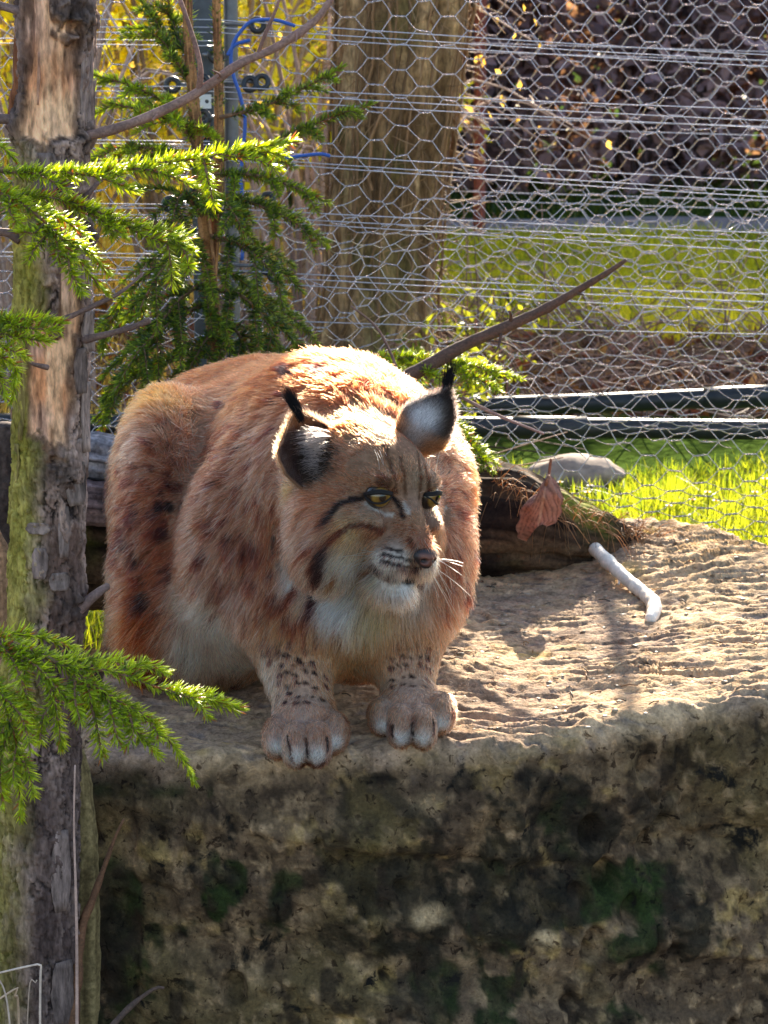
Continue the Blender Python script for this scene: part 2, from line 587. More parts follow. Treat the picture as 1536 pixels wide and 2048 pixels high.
paw(610, 1432, 3.345, [(557, 1473, 3.315, 0.021, 0.034, 0.027), (592, 1488, 3.285, 0.0205, 0.034, 0.028), (634, 1487, 3.285, 0.0205, 0.034, 0.028), (668, 1464, 3.32, 0.020, 0.034, 0.025)])
paw(822, 1408, 3.385, [(766, 1432, 3.365, 0.020, 0.032, 0.025), (802, 1452, 3.335, 0.0205, 0.034, 0.028), (846, 1452, 3.335, 0.0205, 0.034, 0.028), (882, 1424, 3.365, 0.020, 0.032, 0.026)])

# head frame: forward (nose), left side of the animal, up
HO = P(716, 988, 3.40)
yaw, hp = R(38), R(3)
HF = np.array((math.sin(yaw) * math.cos(hp), -math.cos(yaw) * math.cos(hp), -math.sin(hp)))
HL = unit(np.cross(HF, (0, 0, 1)) * -1)
HL = unit(np.array((math.cos(yaw), math.sin(yaw), -0.14)))
HF = unit(HF - HL * np.dot(HF, HL))
HU = unit(np.cross(HF, HL))
HU = HU if HU[2] > 0 else -HU
HM = np.stack((HF, HL, HU), 1)            # local -> world columns


def Hd(f, l, u):
    return HO + HM @ np.array((f, l, u))


def hell(c, r, k=0.02, sub=False):
    ell(Hd(*c), r, k, HM, sub)


hell((-0.005, 0, 0.012), (0.085, 0.068, 0.070), 0.03)
hell((0.045, 0, 0.030), (0.055, 0.058, 0.046), 0.025)
for sgn in (-1, 1):
    hell((0.030, sgn * 0.052, -0.035), (0.055, 0.042, 0.047), 0.03)
    hell((0.030, sgn * 0.056, -0.072), (0.036, 0.026, 0.040), 0.03)       # jowl under the ruff
    hell((0.078, sgn * 0.034, 0.035), (0.026, 0.022, 0.013), 0.012)       # brow
    hell((0.075, sgn * 0.044, -0.016), (0.030, 0.022, 0.018), 0.014)      # cheek bone
    hell((0.106, sgn * 0.0195, -0.059), (0.027, 0.025, 0.021), 0.009)      # whisker pad
cone(Hd(0.04, 0, -0.035), Hd(0.098, 0, -0.046), 0.050, 0.028, 0.015)
cone(Hd(0.062, 0, 0.022), Hd(0.133, 0, -0.036), 0.029, 0.0150, 0.012)     # bridge of the nose
hell((0.092, 0, -0.093), (0.029, 0.029, 0.021), 0.008)                    # chin
EYE = [Hd(0.0865, s * 0.0385, 0.0165) for s in (-1, 1)]
EYE_R = 0.0162
for s in (-1, 1):
    hell((0.108, s * 0.0415, 0.0160), (0.022, 0.0215, 0.0112), 0.004, True)  # eye opening


def sdf_on(X, Y, Z, F, o, h):
    for typ, a, b, k, ex, sub in PRIMS:
        m = k + 0.03
        if typ == 'e':
            rr = np.sqrt(((ex * b[None, :]) ** 2).sum(1))
            lo, hi = a - rr - m, a + rr + m
        else:
            rm = max(ex)
            lo, hi = np.minimum(a, b) - rm - m, np.maximum(a, b) + rm + m
        i0 = np.clip(np.floor((lo - o) / h).astype(int), 0, np.array(F.shape))
        i1 = np.clip(np.ceil((hi - o) / h).astype(int) + 1, 0, np.array(F.shape))
        sl = tuple(slice(p, q) for p, q in zip(i0, i1))
        x = X[sl[0], None, None]
        y = Y[None, sl[1], None]
        z = Z[None, None, sl[2]]
        if typ == 'e':
            dx, dy, dz = x - a[0], y - a[1], z - a[2]
            q = [dx * ex[0, i] + dy * ex[1, i] + dz * ex[2, i] for i in range(3)]
            k0 = np.sqrt(sum((q[i] / b[i]) ** 2 for i in range(3)))
            k1 = np.sqrt(sum((q[i] / b[i] ** 2) ** 2 for i in range(3)))
            d = k0 * (k0 - 1) / np.maximum(k1, 1e-6)
        else:
            ab = b - a
            L2 = (ab ** 2).sum()
            t = np.clip(((x - a[0]) * ab[0] + (y - a[1]) * ab[1] + (z - a[2]) * ab[2]) / L2, 0, 1)
            d = np.sqrt((x - a[0] - ab[0] * t) ** 2 + (y - a[1] - ab[1] * t) ** 2 + (z - a[2] - ab[2] * t) ** 2) - (ex[0] + (ex[1] - ex[0]) * t)
        G = F[sl]
        if sub:
            d = -d
            hh = np.clip(0.5 - 0.5 * (G - d) / k, 0, 1)
            F[sl] = G * (1 - hh) + d * hh + k * hh * (1 - hh)
        else:
            hh = np.clip(0.5 + 0.5 * (d - G) / k, 0, 1)
            F[sl] = d * (1 - hh) + G * hh - k * hh * (1 - hh)
    return F


def surface_nets(F, o, h):
    ins = F < 0
    nx, ny, nz = F.shape
    cnt = sum(ins[a:nx - 1 + a, b:ny - 1 + b, c:nz - 1 + c].astype(np.int8) for a in (0, 1) for b in (0, 1) for c in (0, 1))
    act = (cnt > 0) & (cnt < 8)
    I, J, K = np.nonzero(act)
    idx = np.full(act.shape, -1, np.int64)
    idx[I, J, K] = np.arange(len(I))
    acc = np.zeros((len(I), 3))
    num = np.zeros(len(I))
    cs = [(a, b, c) for a in (0, 1) for b in (0, 1) for c in (0, 1)]
    for p in cs:
        for q in cs:
            if sum(q) - sum(p) == 1 and all(y >= x for x, y in zip(p, q)):
                fa = F[I + p[0], J + p[1], K + p[2]]
                fb = F[I + q[0], J + q[1], K + q[2]]
                w = (fa < 0) != (fb < 0)
                t = np.where(w, fa / np.where(w, fa - fb, 1), 0)
                pt = np.array(p)[None, :] + t[:, None] * (np.array(q) - np.array(p))[None, :]
                acc += pt * w[:, None]
                num += w
    v = o + h * (np.stack((I, J, K), 1) + acc / num[:, None])
    quads = []
    for ax in range(3):
        sl0 = [slice(1, -1)] * 3
        sl1 = [slice(1, -1)] * 3
        sl0[ax] = slice(0, F.shape[ax] - 1)
        sl1[ax] = slice(1, F.shape[ax])
        a, b = ins[tuple(sl0)], ins[tuple(sl1)]
        off = np.array([1, 1, 1])
        off[ax] = 0
        for s, m in ((0, a & ~b), (1, ~a & b)):
            pts = np.stack(np.nonzero(m), 1) + off
            u, w = (ax + 1) % 3, (ax + 2) % 3
            c = []
            for du, dw in ((0, 0), (1, 0), (1, 1), (0, 1)):
                q = pts.copy()
                q[:, u] -= 1 - du
                q[:, w] -= 1 - dw
                c.append(idx[q[:, 0], q[:, 1], q[:, 2]])
            f = np.stack(c, 1)
            quads.append(f if s == 0 else f[:, ::-1])
    return v, np.vstack(quads)


def lynx_mesh(h=0.0042):
    lo, hi = np.array((-0.46, 3.16, 0.03)), np.array((0.24, 4.16, 0.60))
    n = np.ceil((hi - lo) / h).astype(int)
    X, Y, Z = (lo[i] + h * np.arange(n[i]) for i in range(3))
    F = np.full(tuple(n), 0.2, np.float64)
    sdf_on(X, Y, Z, F, lo, h)
    return surface_nets(F, lo, h)


LV, LF = lynx_mesh()
LYNX_BVH = BVHTree.FromPolygons([tuple(p) for p in LV], [tuple(f) for f in LF])
# ------------------------------------------------------------------ lynx: materials
def mat_fur(name, rough=0.38):
    k = NT(name)
    hi = k.n('HairInfo')
    shade = k.ramp(hi.outputs['Intercept'], [(0.0, 0.45), (0.35, 0.75), (0.75, 1.0), (1.0, 1.25)])  # hair pigment: darker roots, paler tips
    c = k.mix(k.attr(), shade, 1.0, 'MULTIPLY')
    b = k.n('BsdfHairPrincipled', {'model': 'CHIANG', 'parametrization': 'COLOR'}, Color=c, Roughness=rough, Radial_Roughness=0.45, Coat=0.0, IOR=1.28)
    b.inputs['Random Roughness'].default_value = 0.2
    return k.end(b.outputs[0])


FUR = mat_fur('lynx_fur')


def skin_mat():
    k = NT('lynx_skin')
    c = k.mix(k.attr(), k.ramp(k.noise(160, 6, 0.6, k.coord()), [(0.3, 0.6), (0.7, 1.2)]), 1.0, 'MULTIPLY')
    b = k.n('BsdfPrincipled', None, Base_Color=c, Roughness=0.9)
    b.inputs['Specular IOR Level'].default_value = 0.1
    return k.end(b.outputs[0])


def strands(name, pts, cols, r0, r1, mat, parent, kind=None):
    """pts (n, m, 3): one strand per row, as one curves object"""
    n, m = pts.shape[:2]
    cu = bpy.data.hair_curves.new(name)
    cu.add_curves([m] * n)
    cu.attributes['position'].data.foreach_set('vector', pts.astype(np.float32).ravel())
    at = cu.attributes.get('radius') or cu.attributes.new('radius', 'FLOAT', 'POINT')
    rr = np.linspace(0, 1, m)[None, :] ** 1.5
    rad = np.asarray(r0).reshape(-1, 1) * (1 - rr) + np.asarray(r1).reshape(-1, 1) * rr
    at.data.foreach_set('value', np.broadcast_to(rad, (n, m)).astype(np.float32).ravel())
    ca = cu.attributes.new('Col', 'FLOAT_COLOR', 'CURVE')
    c4 = np.ones((n, 4), np.float32)
    c4[:, :3] = cols
    ca.data.foreach_set('color', c4.ravel())
    cu.materials.append(mat)
    o = bpy.data.objects.new(name, cu)
    COL.objects.link(o)
    if parent is not None:
        o.parent = parent
    if kind:
        o['kind'] = kind
    return o


TUFT = mat_plain('tuft_hair', (0.012, 0.010, 0.010), 0.9, 0, 0.1)


# ------------------------------------------------------------------ ears (cupped shells), in head space
def ear_shell(base, tip, across, face, width, cup, rows=26, colsn=22, thick=0.004):
    """base, tip, across (half base width axis), face (direction the opening looks) as world vectors"""
    base, tip = np.asarray(base), np.asarray(tip)
    up = tip - base
    across = unit(across - up * np.dot(across, up) / np.dot(up, up))
    face = unit(np.cross(across, up)) * np.sign(np.dot(np.cross(across, up), face))
    s = np.linspace(-0.55, 1, rows)[:, None]
    t = np.linspace(-1, 1, colsn)[None, :]
    sp = np.clip(s, 0, 1)
    w = width * np.where(s < 0, 1 + 1.35 * s, (1 - sp ** 2.1) ** 0.8 * (1 + 0.25 * sp * (1 - sp))) + 0.0015
    ang = t * 1.25 * (1 - 0.25 * sp)
    # the two edges come forward, the middle is the hollow back
    x = w * np.sin(ang) / np.sin(1.25)
    d = -cup * w * (np.cos(ang) - np.cos(1.25)) - 0.012 * sp ** 2 + 0.010 * np.sin(sp * 3.1) * 0
    wob = 1 + 0.05 * np.sin(s * 9 + t * 2)
    v = base + up * s[..., None] + across * (x * wob)[..., None] + face * d[..., None]
    n = unit(np.cross(np.gradient(v, axis=1), np.gradient(v, axis=0)))
    if np.mean((n * face).sum(-1)) < 0:
        n = -n
    vi = v + n * thick * 0.5
    vo = v - n * thick * 0.5 * (1 - 0.3 * sp[..., None])
    V = np.vstack((vi.reshape(-1, 3), vo.reshape(-1, 3)))
    i, j = np.meshgrid(np.arange(rows - 1), np.arange(colsn - 1), indexing='ij')
    q = (i * colsn + j).ravel()
    N = rows * colsn
    f1 = np.stack((q, q + 1, q + colsn + 1, q + colsn), -1)
    f2 = (f1 + N)[:, ::-1]
    e = []
    for r in range(rows - 1):
        a, b = r * colsn, (r + 1) * colsn
        e.append((a, b, b + N, a + N))
        a, b = a + colsn - 1, b + colsn - 1
        e.append((b, a, a + N, b + N))
    for c in range(colsn - 1):
        a = (rows - 1) * colsn + c
        e.append((a, a + 1, a + 1 + N, a + N))
    # orient so that f1 looks along +n
    fn = np.cross(V[f1[0][1]] - V[f1[0][0]], V[f1[0][3]] - V[f1[0][0]])
    if np.dot(fn, n.reshape(-1, 3)[f1[0][0]]) < 0:
        f1, f2 = f1[:, ::-1], f2[:, ::-1]
    return V, f1, f2, np.array(e), s, np.broadcast_to(t, (rows, colsn))


LYNX = mesh_obj('lynx', LV, [LF], skin_mat(), None, np.array((0.16, 0.085, 0.045)) * np.ones((len(LV), 1)))
tag(LYNX, 'reddish brown spotted lynx with black ear tufts crouching on the boulder', 'lynx')

# near ear: opening towards the viewer; far ear: turned away so its pale-spotted black back shows
EARS = []
for base, tip, across, face, wd, cup in (
    (P(634, 930, 3.362), P(599, 818, 3.385), np.array((1.0, 0.15, -0.15)), np.array((-0.10, -1.0, 0.15)), 0.041, 0.80),
    (P(838, 868, 3.43), P(893, 782, 3.44), np.array((0.85, 0.1, -0.5)), np.array((0.25, 1.0, 0.0)), 0.032, 0.62)):
    sh = ear_shell(base, tip, across, face, wd, cup)
    EARS.append(sh + (base, sh[0][25 * 22:26 * 22].mean(0)))

# ------------------------------------------------------------------ coat markings: spots, stripes and patches fixed on the body
def on_body(px, py):
    o = P(px, py, 2.0)
    h = LYNX_BVH.ray_cast(Vector(o), Vector(unit(o - CAM)))
    return np.array(h[0]) if h[0] is not None else P(px, py, 3.5)


BUFF, RUST, CREAM, WHITE, DARK, BROWN = (0.42, 0.27, 0.15), (0.36, 0.15, 0.055), (0.84, 0.74, 0.62), (0.93, 0.90, 0.85), (0.018, 0.013, 0.012), (0.14, 0.07, 0.035)
BACK = (0.25, 0.10, 0.038)  # rust darkened to offset the sun glare on the back
ZONES = [  # broad tints: centre pixel, radius pixels, colour, strength
    ((430, 1260), 75, CREAM, 1.0), ((380, 1310), 60, CREAM, 0.9), ((480, 1330), 60, CREAM, 0.9), ((540, 1360), 45, CREAM, 0.7), ((360, 1210), 40, CREAM, 0.7),
    ((270, 1260), 60, RUST, 0.9), ((255, 1170), 50, RUST, 0.6), ((300, 1330), 50, (0.20, 0.08, 0.03), 0.9),
    ((310, 790), 70, (0.50, 0.25, 0.08), 0.8), ((600, 720), 110, BACK, 0.85), ((720, 770), 110, BACK, 0.9), ((700, 850), 60, (0.30, 0.13, 0.045), 0.9), ((430, 760), 80, BACK, 0.6), ((940, 950), 70, (0.42, 0.19, 0.07), 0.7),
    ((700, 1290), 110, (0.52, 0.37, 0.20), 0.8), ((600, 1250), 90, (0.50, 0.33, 0.18), 0.6), ((820, 1260), 70, (0.55, 0.40, 0.25), 0.6),
    ((605, 1360), 75, (0.62, 0.38, 0.25), 0.85), ((812, 1335), 62, (0.62, 0.38, 0.25), 0.85), ((712, 1370), 40, (0.60, 0.47, 0.34), 0.8),
    ((610, 1440), 60, (0.66, 0.42, 0.31), 0.85), ((825, 1410), 60, (0.66, 0.42, 0.31), 0.85),
    ((554, 1496), 20, WHITE, 0.8), ((590, 1514), 21, WHITE, 0.85), ((634, 1513), 21, WHITE, 0.85), ((670, 1488), 19, WHITE, 0.8), ((764, 1454), 19, WHITE, 0.75), ((802, 1478), 20, WHITE, 0.85), ((846, 1478), 20, WHITE, 0.85), ((885, 1447), 19, WHITE, 0.8),
    ((330, 900), 60, (0.37, 0.22, 0.14), 0.6), ((450, 1000), 110, (0.40, 0.24, 0.15), 0.6),
    # face
    ((780, 930), 80, (0.38, 0.20, 0.105), 0.8), ((640, 1000), 50, (0.36, 0.20, 0.11), 0.6), ((840, 960), 35, (0.34, 0.23, 0.14), 0.8),
    ((850, 1075), 32, (0.34, 0.14, 0.075), 1.0), ((835, 1040), 24, (0.36, 0.19, 0.10), 0.8), ((690, 1070), 38, (0.52, 0.34, 0.16), 0.8), ((740, 1045), 26, (0.40, 0.28, 0.18), 0.7),
    ((795, 1135), 40, (0.68, 0.60, 0.50), 0.95), ((800, 1190), 40, WHITE, 1.0), ((745, 1175), 34, (0.70, 0.62, 0.45), 0.9), ((850, 1160), 22, WHITE, 1.0),
    ((690, 1140), 40, (0.80, 0.72, 0.52), 0.95), ((668, 1150), 52, (0.80, 0.73, 0.58), 1.0), ((665, 1185), 48, WHITE, 1.0), ((690, 1215), 40, WHITE, 0.95), ((592, 1130), 26, WHITE, 0.85), ((590, 1165), 26, WHITE, 0.8), ((740, 1240), 45, (0.62, 0.50, 0.30), 0.8), ((830, 1215), 30, (0.70, 0.62, 0.55), 0.7),
    ((575, 980), 26, (0.62, 0.40, 0.20), 0.8), ((610, 1020), 34, (0.45, 0.22, 0.13), 0.7),
]
EYEW = (0.66, 0.58, 0.50)
MARKS = [  # thin marks: pixel polyline, half width in pixels, colour
    ([(728, 994), (700, 1000), (680, 1008), (662, 1026), (648, 1048)], 6, DARK), ([(765, 1062), (730, 1050), (700, 1052), (668, 1072), (640, 1105), (628, 1130)], 5.0, (0.12, 0.065, 0.038)),
    ([(786, 996), (798, 1008), (806, 1034)], 4.8, DARK), ([(763, 958), (772, 966)], 11, BROWN), ([(792, 985), (790, 960), (780, 925), (770, 890)], 4, BROWN),
    ([(838, 1000), (842, 950), (836, 905)], 3.5, BROWN), ([(862, 1010), (858, 970), (850, 930)], 4, BROWN), ([(812, 990), (808, 950), (800, 915)], 3.5, BROWN),
    ([(733, 1006), (748, 1019), (766, 1027), (784, 1030)], 4.2, EYEW), ([(810, 1006), (816, 1026)], 3, EYEW), ([(892, 1016), (884, 1025), (876, 1029)], 3.2, EYEW),
    ([(772, 1096), (802, 1103)], 3.4, DARK), ([(766, 1108), (798, 1115), (830, 1123)], 3.4, DARK), ([(763, 1121), (795, 1130), (834, 1139)], 3.4, DARK),
    ([(738, 1124), (756, 1143), (784, 1156), (815, 1163), (843, 1157)], 6.4, DARK), ([(847, 1148), (846, 1166)], 4, DARK), ([(820, 1078), (826, 1092)], 5, BROWN), ([(834, 1104), (846, 1130)], 5, DARK),
    ([(652, 1100), (640, 1135), (631, 1170), (624, 1210)], 8.0, DARK), ([(600, 1110), (640, 1085)], 6, BROWN), ([(575, 1240), (590, 1250)], 8, BROWN), ([(540, 1195), (548, 1215)], 7, BROWN),
    ([(590, 1180), (575, 1200), (560, 1215)], 8, BROWN), ([(668, 1150), (655, 1185)], 5, (0.30, 0.2, 0.1)),
    ([(640, 738), (648, 752)], 10, DARK), ([(572, 735), (580, 752)], 11, DARK), ([(500, 772), (520, 760), (545, 748)], 8, BROWN), ([(610, 700), (622, 706)], 7, BROWN), ([(470, 800), (490, 790)], 6, BROWN),
    ([(430, 880), (455, 862), (480, 850)], 7, BROWN), ([(520, 880), (540, 868)], 6, BROWN),
    ([(320, 1010), (338, 1014)], 9, DARK), ([(255, 1000), (265, 1008)], 7, BROWN), ([(250, 1075), (258, 1090)], 7, DARK), ([(268, 1105), (275, 1120)], 7, DARK), ([(278, 960), (288, 966)], 6, BROWN), ([(300, 900), (308, 908)], 5, BROWN),
    ([(268, 1150), (280, 1165)], 8, BROWN), ([(296, 1060), (303, 1070)], 5, BROWN), ([(275, 1195), (285, 1215)], 8, DARK), ([(245, 1120), (250, 1135)], 6, BROWN), ([(240, 1180), (248, 1195)], 7, BROWN),
    ([(450, 1100), (456, 1112)], 6, BROWN), ([(490, 1160), (500, 1172)], 7, BROWN), ([(420, 1060), (428, 1068)], 5, BROWN), ([(515, 1090), (520, 1104)], 5, BROWN), ([(545, 1010), (550, 1024)], 5, BROWN),
    ([(395, 1040), (402, 1052)], 5, BROWN), ([(600, 1236), (612, 1240)], 7, BROWN), ([(480, 1070), (486, 1080)], 5, BROWN), ([(440, 1170), (450, 1182)], 6, BROWN),
    ([(430, 1190), (470, 1235), (500, 1275)], 5, BROWN), ([(700, 1165), (740, 1180)], 12, (0.70, 0.60, 0.44)),
    ([(574, 1470), (580, 1500), (582, 1520)], 2.6, DARK), ([(613, 1478), (616, 1515)], 2.6, DARK), ([(654, 1475), (655, 1500)], 3.5, DARK), ([(785, 1450), (784, 1470)], 3.5, DARK), ([(824, 1448), (826, 1478)], 2.6, DARK), ([(866, 1440), (868, 1465)], 3.5, DARK),  # gaps between the toes, their shadow painted into the coat
]
for y0, x0, x1, nn in ((1300, 515, 590, 4), (1325, 530, 640, 5), (1348, 545, 660, 6), (1370, 545, 660, 6), (1392, 550, 650, 5), (1285, 520, 585, 3), (1312, 520, 610, 5), (1404, 560, 650, 4), (1370, 780, 860, 4), (1290, 790, 868, 4), (1312, 775, 868, 5), (1334, 770, 866, 5), (1355, 775, 860, 4)):
    for q in range(nn):
        xx = x0 + (x1 - x0) * (q + 0.5) / nn + rng.uniform(-6, 6)
        yy = y0 + rng.uniform(-6, 6)
        MARKS.append(([(xx - 2, yy - 1), (xx + 3, yy + 1)], rng.uniform(2.6, 3.8), (0.03, 0.014, 0.010)))

_placed = []
for x0, x1, y0, y1, nn in ((228, 345, 870, 1230, 60), (390, 560, 840, 1240, 70), (895, 962, 930, 1200, 22), (430, 600, 730, 860, 14), (560, 700, 1230, 1300, 14)):
    for q in range(nn):
        xx, yy = rng.uniform(x0, x1), rng.uniform(y0, y1)
        if all((xx - a) ** 2 + (yy - b) ** 2 > 17 ** 2 for a, b in _placed):
            _placed.append((xx, yy))
            MARKS.append(([(xx - 1, yy - 3), (xx + 1, yy + rng.uniform(2, 7))], rng.uniform(3.0, 5.6), (0.11, 0.055, 0.035) if q % 3 else (0.05, 0.026, 0.02)))


def coat(p):
    n = len(p)
    a = fbm(p * 9, 3, 201)[:, None]
    col = lerp(np.array((0.35, 0.185, 0.115)), np.array((0.44, 0.29, 0.215)), smooth(-0.4, 0.4, a))
    back = smooth(0.36, 0.52, p[:, 2])[:, None]
    col = lerp(col, np.array((0.37, 0.165, 0.075)), back * 0.75)
    low = smooth(0.26, 0.16, p[:, 2])[:, None] * smooth(-0.5, 0.3, a)
    col = lerp(col, np.array((0.46, 0.30, 0.18)), low * 0.5)
    # scattered dim spots all over the flanks, also where the picture does not look
    f1, f2, cid = worley(p * 33, 211)
    sp = smooth(0.46, 0.26, f1 + 0.1 * a[:, 0]) * (cid > 0.40) * 0.92 * smooth(0.50, 0.42, p[:, 2])
    headd = np.linalg.norm(p - HO, axis=1)
    sp = sp * smooth(0.12, 0.17, headd)
    col = lerp(col, np.array((0.05, 0.025, 0.018)), sp[:, None])
    for (c, r, cc, st) in ZONES:
        q = on_body(*c)
        rr = r / FPX * np.linalg.norm(q - CAM)
        d = np.linalg.norm(p - q, axis=1) * (1 + 0.35 * a[:, 0])
        w = np.exp(-(d / rr) ** 2) * st
        col = lerp(col, np.array(cc), np.clip(w * 1.15, 0, 1)[:, None])
    hp_ = (p - HO) @ HM
    wpd = smooth(0.088, 0.100, hp_[:, 0]) * smooth(0.004, 0.012, np.abs(hp_[:, 1])) * smooth(-0.042, -0.052, hp_[:, 2]) * smooth(0.16, 0.145, headd)
    col = lerp(col, np.array((0.72, 0.62, 0.52)), np.clip(wpd, 0, 1)[:, None])
    wch = smooth(-0.070, -0.080, hp_[:, 2]) * smooth(0.045, 0.065, hp_[:, 0]) * smooth(0.13, 0.11, headd)
    col = lerp(col, np.array(WHITE), np.clip(wch, 0, 1)[:, None])
    jit = fbm(p * 160, 2, 221)
    for (pts, r, cc) in MARKS:
        dense = [pts[0]]
        for A_, B_ in zip(pts[:-1], pts[1:]):
            m_ = max(1, int(math.hypot(B_[0] - A_[0], B_[1] - A_[1]) / 7))
            dense += [(A_[0] + (B_[0] - A_[0]) * t_ / m_, A_[1] + (B_[1] - A_[1]) * t_ / m_) for t_ in range(1, m_ + 1)]
        Q = np.array([on_body(*c) for c in dense])
        dist = np.linalg.norm(Q[0] - CAM)
        rr = r * (1.0 if r < 6.6 else 1.2) / FPX * dist
        lo, hi = Q.min(0) - 3 * rr, Q.max(0) + 3 * rr
        m = np.nonzero(((p > lo) & (p < hi)).all(1))[0]
        if len(m) == 0:
            continue
        pp = p[m]
        dmin = np.full(len(m), 9.0)
        for A, B in zip(Q[:-1], Q[1:]):
            ab = B - A
            if ab @ ab > 0.02 ** 2:
                continue
            t = np.clip(((pp - A) @ ab) / max(ab @ ab, 1e-12), 0, 1)
            dmin = np.minimum(dmin, np.linalg.norm(pp - A - t[:, None] * ab, axis=1))
        w = smooth(1.5, 0.6, dmin / rr * (1 + 0.35 * jit[m]))
        col[m] = lerp(col[m], np.array(cc), np.clip(w * 1.2, 0, 0.97)[:, None])
    return col


# ------------------------------------------------------------------ fur
def tri_sample(V, Q, n, weight):
    T = np.vstack((Q[:, [0, 1, 2]], Q[:, [0, 2, 3]]))
    a, b, c = V[T[:, 0]], V[T[:, 1]], V[T[:, 2]]
    nr = np.cross(b - a, c - a)
    ar = np.linalg.norm(nr, axis=1)
    w = ar * weight((a + b + c) / 3, nr / np.maximum(ar, 1e-12)[:, None])
    cw = np.cumsum(w)
    k = np.searchsorted(cw, rng.random(n) * cw[-1])
    k = np.clip(k, 0, len(T) - 1)
    u, v = rng.random(n), rng.random(n)
    s = u + v > 1
    u, v = np.where(s, 1 - u, u), np.where(s, 1 - v, v)
    return a[k] + (b - a)[k] * u[:, None] + (c - a)[k] * v[:, None], k, T


def vert_normals(V, Q):
    n = np.cross(V[Q[:, 2]] - V[Q[:, 0]], V[Q[:, 3]] - V[Q[:, 1]])
    N = np.zeros_like(V)
    for i in range(4):
        np.add.at(N, Q[:, i], n)
    return unit(N)


LN = vert_normals(LV, LF)
if (np.mean((LN * (LV - LV.mean(0))).sum(1)) < 0):
    LN = -LN


def dens(c, n):
    view = unit(CAM - c)
    facing = (np.abs((n * view).sum(1)))
    hd = np.linalg.norm(c - HO, axis=1)
    d = np.where(((LN_FACE_SIGN * n) * view).sum(1) > -0.25, 1.0, 0.35)
    d = d * (1 + 1.6 * smooth(0.17, 0.11, hd) * (((LN_FACE_SIGN * n) * view).sum(1) > -0.3))
    d = d * np.where(c[:, 2] < 0.20, 1.4, 1.0)
    for e in EYE:
        d = d * smooth(EYE_R * 0.85, EYE_R * 1.15, np.linalg.norm(c - e - HF * 0.004, axis=1))
    d = d * smooth(0.9, 1.15, np.linalg.norm((c - EAR_AT) / np.array((0.034, 0.045, 0.036)), axis=1))
    d = d * smooth(0.011, 0.015, np.linalg.norm((c - NOSE_AT) @ HM * np.array((0.8, 0.75, 1.0)), axis=1))
    return d


NOSE_AT = Hd(0.1505, 0, -0.0475)
EAR_AT = P(622, 915, 3.35)
fn0 = np.cross(LV[LF[:, 1]] - LV[LF[:, 0]], LV[LF[:, 2]] - LV[LF[:, 0]])
LN_FACE_SIGN = np.sign(np.mean((fn0 * LN[LF[:, 0]]).sum(1)))
NHAIR = 330000
root, kt, TT = tri_sample(LV, LF, NHAIR, dens)
nrm = unit(LN[TT[kt, 0]] + LN[TT[kt, 1]] + LN[TT[kt, 2]])
hl = (root - HO) @ HM                        # head coordinates
hd = np.linalg.norm(root - HO, axis=1)
head = smooth(0.165, 0.125, hd) * smooth(-0.09, -0.03, hl[:, 0] + 0.3 * np.abs(hl[:, 1]))
face = head * smooth(-0.01, 0.06, hl[:, 0] - 0.35 * np.abs(hl[:, 1]))
# combing
bax = unit(P(480, 960, 4.0) - P(700, 1000, 3.5))
comb = bax[None, :] * 0.8 + np.array((-0.25, 0.0, -0.55))[None, :] + np.zeros((NHAIR, 1))
legw = smooth(0.25, 0.20, root[:, 2]) * smooth(-0.28, -0.2, root[:, 0])
comb = lerp(comb, np.array((0.0, -0.15, -1.0))[None, :], legw[:, None])
pawf = smooth(0.165, 0.13, root[:, 2]) * smooth(3.44, 3.40, root[:, 1])
comb = lerp(comb, np.array((0.0, -1.0, -0.35))[None, :], pawf[:, None])
chest = smooth(3.50, 3.42, root[:, 1]) * (1 - legw) * (1 - pawf)
comb = lerp(comb, np.array((0.0, 0.05, -1.0))[None, :] + 0.35 * (root - P(715, 1150, 3.45)) / 0.1 * np.array((1, 0, 0)), chest[:, None])
hcomb_l = np.stack((-np.ones(NHAIR) * 0.8 + 0 * hl[:, 0], hl[:, 1] * 9, hl[:, 2] * 9 - 0.35 * smooth(0.01, -0.05, hl[:, 2])), 1)
cheek = smooth(0.03, 0.055, np.abs(hl[:, 1])) * smooth(0.01, -0.04, hl[:, 2])
hcomb_l = lerp(hcomb_l, np.stack((-0.55 * np.ones(NHAIR), np.sign(hl[:, 1]) * 0.35, -0.9 * np.ones(NHAIR)), 1), cheek[:, None])
chin = smooth(-0.055, -0.075, hl[:, 2])
hcomb_l = lerp(hcomb_l, np.stack((-0.5 * np.ones(NHAIR), 0 * hl[:, 1], -0.9 * np.ones(NHAIR)), 1), chin[:, None] * 0.8)
comb = lerp(unit(comb), unit(hcomb_l) @ HM.T, head[:, None])
wave = np.stack([fbm(root * 22, 2, 300 + q) for q in range(3)], 1)
tuft = np.stack([vnoise(root * 95, 310 + q) for q in range(3)], 1)
fine = rng.normal(0, 1, (NHAIR, 3))
comb = unit(comb) + 0.25 * wave + 0.26 * tuft * (1 - 0.5 * face[:, None]) + 0.16 * fine
comb = unit(comb - nrm * (comb * nrm).sum(1, keepdims=True))
